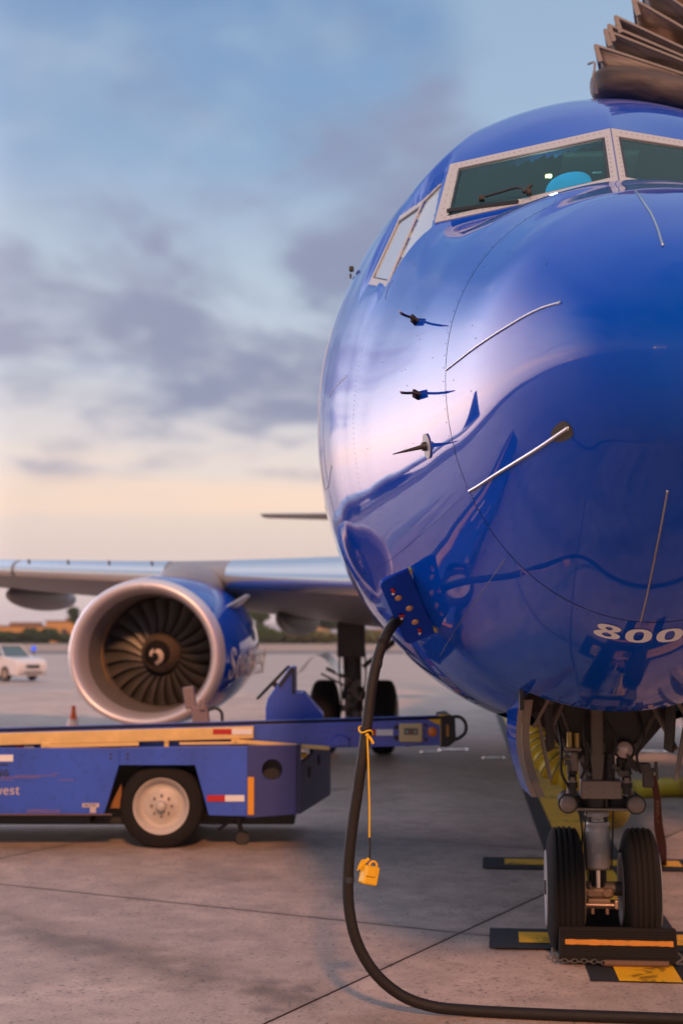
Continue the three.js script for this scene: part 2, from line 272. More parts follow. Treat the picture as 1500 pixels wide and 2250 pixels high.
function pchip(Y) {
  const n = KX.length, h = [], d = [], m = new Array(n).fill(0);
  for (let i = 0; i < n - 1; i++) { h[i] = KX[i + 1] - KX[i]; d[i] = (Y[i + 1] - Y[i]) / h[i]; }
  for (let i = 1; i < n - 1; i++) if (d[i - 1] * d[i] > 0) { const a = 2 * h[i] + h[i - 1], b = h[i] + 2 * h[i - 1]; m[i] = (a + b) / (a / d[i - 1] + b / d[i]); }
  m[0] = d[0]; m[n - 1] = d[n - 2];
  return (s) => { const x = Math.sqrt(Math.max(s, 0)); let i = 0; while (i < n - 2 && KX[i + 1] < x) i++; const t = (x - KX[i]) / h[i]; return Y[i] * (1 + 2 * t) * (1 - t) ** 2 + m[i] * h[i] * t * (1 - t) ** 2 + Y[i + 1] * t * t * (3 - 2 * t) + m[i + 1] * h[i] * t * t * (t - 1); };
}
const PT2 = PT.slice(); [[6, 3.785], [7, 4.01], [8, 4.235], [9, 4.475], [10, 4.76], [11, 5.0]].forEach(([i, v]) => { PT2[i] = v; });   // shoulder line beside the windshield
const fT2 = pchip(PT2), fW = pchip(PW), fT = pchip(PT), fB = pchip(PB), fM = pchip(PM), fN = pchip(PN);
function rawBody(s, th) {
  const c = Math.cos(th), sn = Math.sin(th), w = fW(s), m = fM(s), e = sn >= 0 ? 2 / fN(s) : 1, off = Math.acos(clamp(sn, -1, 1)), t = mix(fT(s - 0.40 * clamp(off / 0.82) * step(1.5, 2.7, s) * (1 - step(2.75, 3.7, s))), fT2(s), step(0.28, 0.98, off));   // the foot of the windshield runs aft as it goes outboard
  return V(w * Math.sign(c) * Math.abs(c) ** e, sn >= 0 ? m + (t - m) * Math.abs(sn) ** e : m + (m - fB(s)) * sn, SG - s);
}
/* window bays: corners in (station, angle), ordered top-front, bottom-front, bottom-rear, top-rear; the skin is flat there */
const PANES = [];
{
  const thOf = (x, s, y) => { const w = fW(s), m = fM(s), t = fT(s), n = fN(s); return Math.atan2(Math.abs((y - m) / (t - m)) ** (n / 2), Math.sign(x) * Math.abs(x / w) ** (n / 2)); };
  const C = [-0.887, 2.876, 3.863], D = [-0.818, 3.313, 4.317];
  const v1 = { name: 'windshield', st: [[2.8, Math.PI / 2], [2.353, Math.PI / 2], [C[1], thOf(...[C[0], C[1], C[2]])], [D[1], thOf(D[0], D[1], D[2])]], p: [V(0, 4.3, SG - 2.8), V(0, 3.87, SG - 2.353), V(C[0], C[2], SG - C[1]), V(D[0], D[2], SG - D[1])], inner: [[0.04, 0.15], [0.04, 0.87], [0.925, 0.93], [0.93, 0.12]] };
  const b = (s, th) => rawBody(s, th), q2 = [[3.50, 2.199], [2.952, 2.3657], [3.09, 2.6287], [3.569, 2.2987]], q3 = [[3.569, 2.2987], [3.09, 2.6287], [3.569, 2.6445], [3.883, 2.3827]];
  const v2 = { name: 'side_window', st: q2, p: q2.map((a) => b(...a)), inner: [[0.03, 0.05], [0.03, 0.95], [0.955, 0.97], [0.955, 0.05]] };
  const v3 = { name: 'side_window', st: q3, p: q3.map((a) => b(...a)), inner: [[0.05, 0.08], [0.05, 0.93], [0.93, 0.90], [0.93, 0.10]] };
  for (const v of [v1, v2, v3]) {
    v.side = -1; PANES.push(v);
    PANES.push({ ...v, side: 1, st: v.st.map(([s, t]) => [s, Math.PI - t]), p: v.p.map((q) => V(-q.x, q.y, q.z)) });
  }
}
// u runs from the front edge (0) to the rear edge (1); v from top (0) to bottom (1)
const bil = (p, u, v) => [0, 1].map((k) => (1 - u) * ((1 - v) * p[0][k] + v * p[1][k]) + u * ((1 - v) * p[3][k] + v * p[2][k]));
const patch = (P, u, v) => P.p[0].clone().lerp(P.p[1], v).lerp(P.p[3].clone().lerp(P.p[2], v), u);
function paneUV(P, s, th) {
  let u = 0.5, v = 0.5;
  for (let i = 0; i < 7; i++) {
    const f = bil(P.st, u, v), a = bil(P.st, u + 1e-4, v), b = bil(P.st, u, v + 1e-4), j = [(a[0] - f[0]) / 1e-4, (b[0] - f[0]) / 1e-4, (a[1] - f[1]) / 1e-4, (b[1] - f[1]) / 1e-4], r = [s - f[0], th - f[1]], det = j[0] * j[3] - j[1] * j[2];
    if (Math.abs(det) < 1e-9) return null;
    u += clamp((r[0] * j[3] - r[1] * j[1]) / det, -0.6, 0.6); v += clamp((r[1] * j[0] - r[0] * j[2]) / det, -0.6, 0.6);
    if (Math.abs(u) > 6 || Math.abs(v) > 6) return null;
  }
  return [u, v];
}
function patchNormal(P, u, v) { const a = patch(P, u + 0.01, v).sub(patch(P, u - 0.01, v)), b = patch(P, u, v + 0.01).sub(patch(P, u, v - 0.01)), n = a.cross(b).normalize(); return n.dot(V(P.side * 1, 1.0, 0.5)) < 0 ? n.negate() : n; }
function body(s, th) {
  const p = rawBody(s, th);
  if (s > 1.2 && s < 4.6 && Math.sin(th) > -0.1) {
    const acc = V(0, 0, 0); let sw = 0, mw = 0;
    for (const P of PANES) {
      if (P.side * Math.cos(th) < -1e-6) continue;
      const uv = paneUV(P, s, th); if (!uv) continue;
      const [u, v] = uv, front = P.name === 'windshield';
      if (u >= -1e-6 && u <= 1 && v >= 0 && v <= 1) return patch(P, u, v);
      const uc = clamp(u), vc = clamp(v), [s0, t0] = bil(P.st, uc, vc), edge = rawBody(s0, t0), w = 1 - step(0, front ? 1.1 : 0.12, edge.distanceTo(p));
      if (w <= 0) continue;
      const del = patch(P, uc, vc).sub(edge);
      acc.addScaledVector(del, w * w); sw += w; mw = Math.max(mw, w);
    }
    if (sw > 0) p.addScaledVector(acc, 1 / sw);
  }
  return p;
}
function bodyN(s, th) { const a = body(s + 0.004, th).sub(body(Math.max(s - 0.004, 0.0005), th)), b = body(s, th + 0.003).sub(body(s, th - 0.003)), n = b.cross(a).normalize(); return n.dot(V(Math.cos(th), Math.sin(th), 0.2)) < 0 ? n.negate() : n; }
const onBody = (s, th, h = 0) => body(s, th).addScaledVector(bodyN(s, th), h);
function ripple(p, n, s) { // slight waviness of stretched skin
  return p.addScaledVector(n, 0.0011 * (noise(p.x * 2.6, p.y * 2.6, p.z * 2.6) - 0.5) + (s > 1.22 ? 0.0007 * (noise(p.x * 9, p.y * 9, p.z * 4 + 5) - 0.5) : 0));
}
function bodyMesh(sl, nth, skip) {
  const pos = [], ix = [], st = [];
  for (const s of sl) for (let i = 0; i < nth; i++) { const th = -Math.PI / 2 + (i / nth) * 2 * Math.PI; const p = body(s, th); const n = V(Math.cos(th), Math.sin(th), 0.3).normalize(); if (s < 9) ripple(p, n, s); pos.push(p.x, p.y, p.z); st.push([s, th]); }
  for (let j = 0; j + 1 < sl.length; j++) for (let i = 0; i < nth; i++) {
    const a = j * nth + i, b = j * nth + (i + 1) % nth, c = a + nth, d = b + nth;
    if (skip && skip(st[a], st[b], st[c], st[d])) continue;
    ix.push(a, c, b, b, c, d);
  }
  const g = new THREE.BufferGeometry(); g.setAttribute('position', new THREE.Float32BufferAttribute(pos, 3)); g.setIndex(ix); g.computeVertexNormals();
  return g;
}
const inPane = (q) => { const [s, t] = q; if (s < 2.2 || s > 4.0 || Math.sin(t) < 0.3) return false; for (const P of PANES) { if (P.side * Math.cos(t) < -1e-6) continue; const uv = paneUV(P, s, t); if (!uv) continue; const [u, v] = uv; const m = P.name === 'windshield' ? [0.022, 0.955, 0.06, 0.95] : [0.015, 0.985, 0.025, 0.985]; if (u > m[0] && u < m[1] && v > m[2] && v < m[3]) return true; } return false; };
const NTH = 360, WELL = 2 * Math.PI * 20.5 / NTH;
const inWell = ([s, t]) => { let d = Math.abs(t + Math.PI / 2); d = Math.min(d, 2 * Math.PI - d); return s >= 2.859 && s <= 5.01 && d <= WELL; };
const range = (a, b, n) => Array.from({ length: n + 1 }, (_, i) => a + (b - a) * i / n);

const jet = thing('passenger_jet', 'large blue passenger jet with silver engine lips, parked nose towards the terminal', 'airplane', [XG, 0, -DG], -PSI);
{
  const nose = range(0, 1, 46).map((t) => 1e-5 + 1.214 * t * t);
  part('radome', bodyMesh(nose, NTH), M.paint, jet);
  const sl = [...range(1.222, 2.2, 22), ...range(2.22, 2.86, 32), ...range(2.88, 3.9, 50), ...range(3.95, 5.0, 20), ...range(5.1, 8, 28), ...range(8.4, 20.5, 24), ...range(21.1, 32.4, 22)];
  const fus = part('fuselage', bodyMesh(sl, NTH, (a, b, c, d) => [a, b, c, d].every(inPane) || [a, b, c, d].every(inWell)), M.paint, jet);
  // seal ring between radome and fuselage
  part('radome_seam', gridGeo(NTH, 1, (u, v) => onBody(1.213 + 0.011 * v, u * 2 * Math.PI, -0.0015).toArray(), true), mat([0.02, 0.05, 0.2], { roughness: 0.4, side: THREE.DoubleSide }), jet);
  // lining of the flight deck
  const lining = (s, th) => { const p = body(s, th), c = V(0, fM(s), p.z); return p.lerp(c, 0.05); };
  const ls = range(2.0, 4.6, 60), lp = [], li = [], N = 200;
  const lst = []; for (const s of ls) for (let i = 0; i < N; i++) { const th = -Math.PI / 2 + i / N * 2 * Math.PI, q = lining(s, th); lp.push(q.x, q.y, q.z); lst.push([s, th]); }
  for (let j = 0; j + 1 < ls.length; j++) for (let i = 0; i < N; i++) { const a = j * N + i, b = j * N + (i + 1) % N, c = a + N, d = b + N; if ([a, b, c, d].some((k) => inPane(lst[k])) || [a, b, c, d].some((k) => inWell(lst[k])) || Math.sin(lst[a][1]) < -0.1) continue; li.push(a, b, c, b, d, c); }
  const lg = new THREE.BufferGeometry(); lg.setAttribute('position', new THREE.Float32BufferAttribute(lp, 3)); lg.setIndex(li); lg.computeVertexNormals();
  part('cockpit_lining', lg, M.cockpit, jet);
  part('cockpit_bulkhead', [gridGeo(120, 6, (u, v) => { const q = body(4.58, u * 2 * Math.PI), c = V(0, fM(4.58), q.z); return c.lerp(q, v * 0.97).toArray(); }, true)], Object.assign(M.cockpit, { side: THREE.DoubleSide }), jet);
  part('cockpit_floor', box(1.7, 0.04, 2.1, 0, 3.0, SG - 3.5, 0.01), M.cockpit, jet);
  part('glareshield', [box(1.25, 0.09, 0.5, 0, 3.66, SG - 3.05, 0.03), box(1.2, 0.5, 0.25, 0, 3.4, SG - 3.15, 0.02)], M.black, jet);
  for (const sx of [-1, 1]) {
    const seat = part('pilot_seat', [box(0.48, 0.75, 0.14, sx * 0.52, 3.65, SG - 4.05, 0.05, 0.12), box(0.3, 0.2, 0.12, sx * 0.52, 4.1, SG - 4.1, 0.05)], M.cockpit, jet);
  }
  // sun visor behind the windshield, curved top
  const vs = new THREE.Shape(); vs.moveTo(-0.12, 0); vs.lineTo(0.12, 0); vs.lineTo(0.12, 0.1); vs.bezierCurveTo(0.115, 0.17, 0.05, 0.185, -0.01, 0.17); vs.bezierCurveTo(-0.08, 0.15, -0.115, 0.09, -0.12, 0);
  const vg = new THREE.ExtrudeGeometry(vs, { depth: 0.006, bevelEnabled: false, curveSegments: 20 }); vg.rotateX(-0.55); vg.rotateZ(0.12); vg.translate(-0.215, 3.905, SG - 2.64);
  part('sun_visor', vg, M.visor, jet, 'bright cyan tinted sun visor behind the windshield');
  // small cockpit lamps
  const dome = part('cockpit_lamp', box(0.036, 0.016, 0.03, -0.30, 4.15, SG - 3.05, 0.006), mat([0.05, 0.04, 0.01], { emissive: new THREE.Color().setRGB(1, 0.36, 0.03), emissiveIntensity: 2.0 }), jet);
  const cl = new THREE.PointLight(new THREE.Color().setRGB(1, 0.9, 0.75), 0.9); cl.position.set(-0.30, 4.135, SG - 3.03); cl.castShadow = true; dome.add(cl);
  part('overhead_panel', box(0.42, 0.03, 0.5, 0, 4.40, SG - 3.7, 0.01), mat([0.12, 0.12, 0.11]), jet);
  part('overhead_strip', box(0.10, 0.006, 0.008, -0.20, 4.158, SG - 3.12, 0.002), M.gearGrey, jet); part('overhead_strip', box(0.05, 0.008, 0.012, -0.05, 4.16, SG - 3.05, 0.003), M.trim, jet);
}
/* windows: frame ring, glass, seal, screws */
function ringOnPatch(P, inner, h0, h1) { // frame between the outer edge of the bay and the inner opening
  const N = 12, out = [[0, 0], [0, 1], [1, 1], [1, 0]], mk = (c, k) => { const a = c[k], b = c[(k + 1) % 4]; return (t) => [mix(a[0], b[0], t), mix(a[1], b[1], t)]; };
  const gs = [];
  for (let k = 0; k < 4; k++) {
    const o = mk(out, k), i = mk(inner, k);
    gs.push(gridGeo(N, 3, (t, w) => { const a = o(t), b = i(t), q = w < 0.02 ? [a, h0] : w < 0.34 ? [[mix(a[0], b[0], 0.06), mix(a[1], b[1], 0.06)], h1] : w < 0.7 ? [[mix(a[0], b[0], 0.95), mix(a[1], b[1], 0.95)], h1] : [b, h0]; const p = patch(P, ...q[0]); return p.addScaledVector(patchNormal(P, ...q[0]), q[1]).toArray(); }));
  }
  const g = join(gs); g.computeVertexNormals(); return g;
}
for (const P of PANES) {
  const inner = P.inner, front = P.name === 'windshield';
  const frame = part(front ? 'windshield_frame' : 'side_window_frame', ringOnPatch(P, inner, -0.012, 0.006), Object.assign(M.trim, { side: THREE.DoubleSide }), jet);
  const lerp2 = (c, k) => c.map(([u, v]) => [mix(u, 0.5, k), mix(v, 0.5, k)]);
  const cell = (c, u, v) => [0, 1].map((q) => (1 - u) * ((1 - v) * c[0][q] + v * c[1][q]) + u * ((1 - v) * c[3][q] + v * c[2][q]));
  const seal = lerp2(inner, 0.035), N = 10, gs = [];
  const Ps = { ...P };
  for (let k = 0; k < 4; k++) { const a = inner[k], b = inner[(k + 1) % 4], c = seal[k], d = seal[(k + 1) % 4]; gs.push(gridGeo(N, 1, (t, w) => { const o = [mix(a[0], b[0], t), mix(a[1], b[1], t)], i = [mix(c[0], d[0], t), mix(c[1], d[1], t)], q = w ? i : o; return patch(P, ...q).addScaledVector(patchNormal(P, ...q), w ? 0.001 : 0.002).toArray(); })); }
  const sg = join(gs); sg.computeVertexNormals();
  part('window_seal', sg, Object.assign(M.seal, { side: THREE.DoubleSide }), frame);
  part('window_pane', gridGeo(8, 8, (u, v) => { const q = cell(seal, u, v); return patch(P, ...q).addScaledVector(patchNormal(P, ...q), -0.004).toArray(); }), front ? M.glass : M.sideGlass, frame);
  if (front) { // screw heads round the windshield
    const sc = [], put = (u, v) => { const n = patchNormal(P, u, v), q = patch(P, u, v).addScaledVector(n, 0.0065), g = new THREE.CylinderGeometry(0.0038, 0.0038, 0.002, 8); g.applyQuaternion(new THREE.Quaternion().setFromUnitVectors(V(0, 1, 0), n)); return sc.push(g.translate(q.x, q.y, q.z)); };
    for (let i = 0; i <= 26; i++) put(mix(0.06, 0.95, i / 26), 0.062);
    for (let i = 0; i <= 9; i++) put(0.0255, mix(0.16, 0.86, i / 9));
    for (let i = 0; i <= 7; i++) put(0.962, mix(0.12, 0.9, i / 7));
    for (let i = 0; i <= 24; i++) put(mix(0.05, 0.94, i / 24), 0.955);
    const s = part('frame_screw', join(sc), mat([0.26, 0.24, 0.24], { metalness: 0.3, roughness: 0.5 }), frame); s.userData.kind = 'stuff';
  }
}
/* wipers, one below each windshield */
for (const sx of [-1, 1]) {
  const W = PANES.find((p) => p.name === 'windshield' && p.side === sx), w = (u, v, h) => patch(W, u, v).addScaledVector(patchNormal(W, u, v), h).toArray();
  const wip = part('wiper_arm', [tube([w(0.46, 0.93, 0.03), w(0.50, 0.84, 0.045), w(0.62, 0.83, 0.04), w(0.72, 0.82, 0.03)], 0.006, 20, 8), box(0.028, 0.03, 0.035, ...w(0.455, 0.90, 0.03), 0.008), rod(w(0.44, 0.82, 0.04), w(0.48, 0.92, 0.04), 0.010), box(0.035, 0.03, 0.04, ...w(0.725, 0.82, 0.025), 0.01)], M.gearDark, jet);
  part('wiper_blade', bar(w(0.52, 0.965, 0.012), w(0.93, 0.86, 0.012), 0.012, 0.02), M.black, wip);
}
/* lightning diverter strips on the radome */
const strips = [
  [[0.262, 2.8326], [0.334, 2.8779], [0.414, 2.9316], [0.521, 2.9897], [0.66, 3.0333], [0.902, 3.0699], [1.205, 3.101]],
  [[0.337, 3.7812], [0.464, 3.7482], [0.626, 3.7106], [0.885, 3.6619], [1.209, 3.6238]],
  [[0.366, 4.6218], [0.512, 4.6271], [0.662, 4.631], [0.893, 4.6391], [1.205, 4.647]],
  [[0.725, 1.6884], [0.493, 1.7092], [0.361, 1.7097], [0.236, 1.7298], [0.141, 1.766]],
  [[0.258, 0.2863], [0.33, 0.2392], [0.522, 0.128], [0.908, 0.064], [1.205, 0.043]],
  [[0.337, 5.6436], [0.626, 5.7142], [0.885, 5.7629], [1.209, 5.801]],
];
strips.forEach((pts, k) => {
  const wide = k === 1 || k === 5, r = wide ? 0.0065 : 0.0036, curve = new THREE.CatmullRomCurve3(pts.map(([s, t]) => V(s, t, 0)));
  const c3 = new THREE.CatmullRomCurve3(range(0, 1, 24).map((t) => { const q = curve.getPoint(t); return onBody(q.x, q.y, 0.002); }));
  const d = part('diverter_strip', new THREE.TubeGeometry(c3, 60, r, 10), M.chrome, jet);
  const [s0, t0] = k === 3 ? pts[pts.length - 1] : pts[0], e = onBody(s0, t0, 0.003);
  part('strip_end', new THREE.SphereGeometry(r * 1.3, 14, 10).translate(e.x, e.y, e.z), M.steel, d);
  if (wide) { // patch of bare sealant round the upper end
    const q = curve.getPoint(0.1), N = 20, cen = [s0, t0];
    part('sealant_patch', gridGeo(24, 3, (u, v) => { const a = u * 2 * Math.PI, R = 0.036 * v, dir = Math.cos(a); const st = curve.getPoint(clamp(0.02 + v * Math.max(dir, 0) * 0.16)); return onBody(st.x - (dir < 0 ? -dir : 0) * R * 0.7, st.y + Math.sin(a) * R / 0.55, 0.0015 + 0.001 * (1 - v)).toArray(); }, true), mat([0.07, 0.06, 0.045], { roughness: 0.7, side: THREE.DoubleSide }), d);
  }
});
/* screws round the radome edge and a few specks on the skin */
{
  const sc = [], put = (s, th, r) => { const n = bodyN(s, th), q = body(s, th).addScaledVector(n, 0.0006), g = new THREE.CylinderGeometry(r, r, 0.0012, 8); g.applyQuaternion(new THREE.Quaternion().setFromUnitVectors(V(0, 1, 0), n)); sc.push(g.translate(q.x, q.y, q.z)); };
  for (let i = 0; i < 110; i++) put(1.25, i / 110 * 2 * Math.PI, 0.0024);
  for (const s of [3.07, 4.13]) for (let i = 0; i < 90; i++) put(s, mix(2.85, 4.4, i / 89), 0.0022);
  for (let i = 0; i < 120; i++) put(mix(1.35, 4.4, i / 119), 3.62 + 0.05 * (i / 119), 0.0020);
  for (let i = 0; i < 70; i++) put(rr(0.4, 3.2), rr(2.4, 4.5), rr(0.0012, 0.0032));
  part('skin_screw', join(sc), mat([0.02, 0.03, 0.08], { roughness: 0.5 }), jet).userData.kind = 'stuff';
}
/* thin panel joints on the skin */
function skinLine(pts, w, m, name = 'panel_seam', n = 40) {
  const curve = new THREE.CatmullRomCurve3(pts.map(([s, t]) => V(s, t, 0)));
  return part(name, new THREE.TubeGeometry(new THREE.CatmullRomCurve3(range(0, 1, n).map((t) => { const q = curve.getPoint(t); return onBody(q.x, q.y, -w * 0.35); })), n * 2, w, 6), m, jet);
}
const seamMat = mat([0.10, 0.13, 0.25], { roughness: 0.35, metalness: 0.4 });
skinLine([[1.286, 3.9453], [1.784, 3.9591], [2.505, 3.9852], [3.427, 4.0363]], 0.0022, seamMat);
skinLine([[1.286, 5.4795], [1.784, 5.4657], [2.505, 5.4395], [3.427, 5.388]], 0.0022, seamMat);
skinLine([[4.70, 2.80], [4.512, 3.0215], [4.455, 3.1199], [4.405, 3.2251], [4.393, 3.345]], 0.006, mat([0.5, 0.47, 0.46], { roughness: 0.4 }), 'door_edge');
skinLine([[4.393, 3.345], [4.24, 3.34], [4.08, 3.325]], 0.006, mat([0.5, 0.47, 0.46], { roughness: 0.4 }), 'door_edge');
skinLine([[4.08, 3.325], [3.95, 3.29], [3.86, 3.27]], 0.004, seamMat, 'door_edge');
skinLine([[3.396, 2.9705], [3.65, 3.0], [3.942, 3.039]], 0.004, seamMat, 'door_edge');
skinLine([[2.9, 2.63], [2.93, 2.66], [2.892, 2.6964]], 0.003, seamMat, 'access_panel_edge');
for (const s of [3.05, 4.15, 5.2, 6.6]) skinLine(range(2.2, 4.4, 12).map((t) => [s, s < 3.8 ? Math.max(t, 2.75) : t]), 0.0016, seamMat);
/* air data probes on the flank */
const probe = (s, th, bent) => {
  const n = bodyN(s, th), p = body(s, th), out = (h, f, v = 0) => p.clone().addScaledVector(n, h).add(V(0, v, f)).toArray();
  if (bent) {
    const a = part('pitot_probe', [tube([out(-0.01, 0), out(0.03, 0.003, 0.004), out(0.055, 0.02, 0), out(0.07, 0.06, -0.006), out(0.073, 0.085, -0.01)], 0.006, 24, 10), bar(out(-0.004, -0.07, -0.004), out(0.03, 0.0, 0.004), 0.012, 0.035)], M.gearDark, jet);
    part('probe_tip', rod(out(0.073, 0.08, -0.009), out(0.077, 0.125, -0.013), 0.0055, 0.003), M.copper, a);
  } else {
    const g = new THREE.CylinderGeometry(0.052, 0.052, 0.004, 36); g.applyQuaternion(new THREE.Quaternion().setFromUnitVectors(V(0, 1, 0), n)); const q = p.clone().addScaledVector(n, 0.004);
    const base = part('angle_vane_plate', g.translate(q.x, q.y, q.z), M.trim, jet);
    const g2 = new THREE.CylinderGeometry(0.017, 0.02, 0.02, 20); g2.applyQuaternion(new THREE.Quaternion().setFromUnitVectors(V(0, 1, 0), n)); const q2 = p.clone().addScaledVector(n, 0.014);
    part('angle_vane', [g2.translate(q2.x, q2.y, q2.z), rod(out(0.02, 0), out(0.15, -0.03, -0.008), 0.010, 0.002, 8)], M.black, base);
  }
};
probe(1.849, 2.8095, true); probe(1.603, 3.1484, true); probe(1.574, 3.3553, false);
probe(1.963, Math.PI - 2.752, true); probe(1.603, Math.PI - 3.1484, true); probe(1.574, Math.PI - 3.3553, false);
{ const p = onBody(4.6, 2.6, 0.05); part('temperature_probe', [box(0.03, 0.035, 0.03, p.x + 0.02, p.y, p.z, 0.008), box(0.012, 0.03, 0.02, p.x + 0.012, p.y - 0.04, p.z - 0.02, 0.005)], M.gearDark, jet); }
/* number under the radome */
{
  const curve = (g, c0, c1) => { const bb = g.boundingBox, q = g.attributes.position; for (let i = 0; i < q.count; i++) { const u = (q.getX(i) - bb.min.x) / (bb.max.x - bb.min.x), v = (q.getY(i) - bb.min.y) / (bb.max.y - bb.min.y), p = onBody(mix(1.448, 1.292, v), mix(c0, c1, u), 0.0025); q.setXYZ(i, p.x, p.y, p.z); } g.computeVertexNormals(); return g; };
  [['8', 4.456], ['0', 4.599], ['0', 4.742]].forEach(([ch, a]) => part('fleet_digit', curve(textGeo(ch, 1, font, 14), a, a + 0.122), Object.assign(M.digits, { side: THREE.DoubleSide }), jet));
}
/* open door of the ground power receptacle */
{
  const h0 = onBody(2.60, 3.705, 0.012), h1 = onBody(2.97, 3.945, 0.012), n = bodyN(2.78, 3.82), along = h1.clone().sub(h0), L = along.length(); along.normalize();
  const out = n.clone().multiplyScalar(0.55).add(V(-0.8, -0.12, 0.05)); out.addScaledVector(along, -out.dot(along)).normalize();
  const shape = new THREE.Shape(), w = 0.15, r = 0.045; shape.moveTo(0, 0); shape.lineTo(w - r, 0); shape.quadraticCurveTo(w, 0, w, r); shape.lineTo(w, L - r); shape.quadraticCurveTo(w, L, w - r, L); shape.lineTo(0, L); shape.lineTo(0, 0);
  const nz = out.clone().cross(along).normalize(), face = nz.z < 0 ? -1 : 1, B = new THREE.Matrix4().makeBasis(out, along, nz).setPosition(h0);
  const g = new THREE.ExtrudeGeometry(shape, { depth: 0.012, bevelEnabled: true, bevelSize: 0.004, bevelThickness: 0.003, bevelSegments: 2, curveSegments: 12 });
  const door = part('receptacle_door', g.applyMatrix4(B), mat([0.001, 0.045, 0.42], { roughness: 0.45, specularIntensity: 0.25 }), jet, 'open blue receptacle door with three round copper indicators');
  const z = face > 0 ? 0.02 : -0.008, at = (m) => m.applyMatrix4(B);
  for (const [x, y] of [[0.095, 0.3], [0.066, 0.50], [0.066, 0.72]]) { part('indicator_lamp', at(lathe([[0.0, 0.008], [0.010, 0.007], [0.018, 0.003], [0.019, 0]], 20).rotateX(face * Math.PI / 2).translate(x, y * L, z - face * 0.003)), M.copper, door); }
  for (const [x, y, a] of [[0.105, 0.17, 0.2], [0.115, 0.55, 1.1], [0.062, 0.86, 0.1]]) { const k = part('latch', at(box(0.016, 0.03, 0.008, 0, 0, 0, 0.003, 0, 0, a).translate(x, y * L, z)), M.red, door); part('latch_tip', at(box(0.014, 0.014, 0.009, 0, 0, 0, 0.003, 0, 0, a).translate(x + 0.006, y * L + 0.018, z + face * 0.001)), M.white, k); }
  for (const y of [-0.01, 0.93]) part('hinge', at(box(0.03, 0.035, 0.02, -0.004, y * L + 0.02, 0.004, 0.004)), mat([0.5, 0.42, 0.12], { roughness: 0.4, metalness: 0.4 }), door);
  part('receptacle_recess', [0].map(() => { const c = onBody(2.86, 3.80, 0.002), q = new THREE.CylinderGeometry(0.085, 0.085, 0.006, 4); q.applyQuaternion(new THREE.Quaternion().setFromUnitVectors(V(0, 1, 0), bodyN(2.86, 3.8))); return q.translate(c.x, c.y, c.z); }), M.black, jet);
}

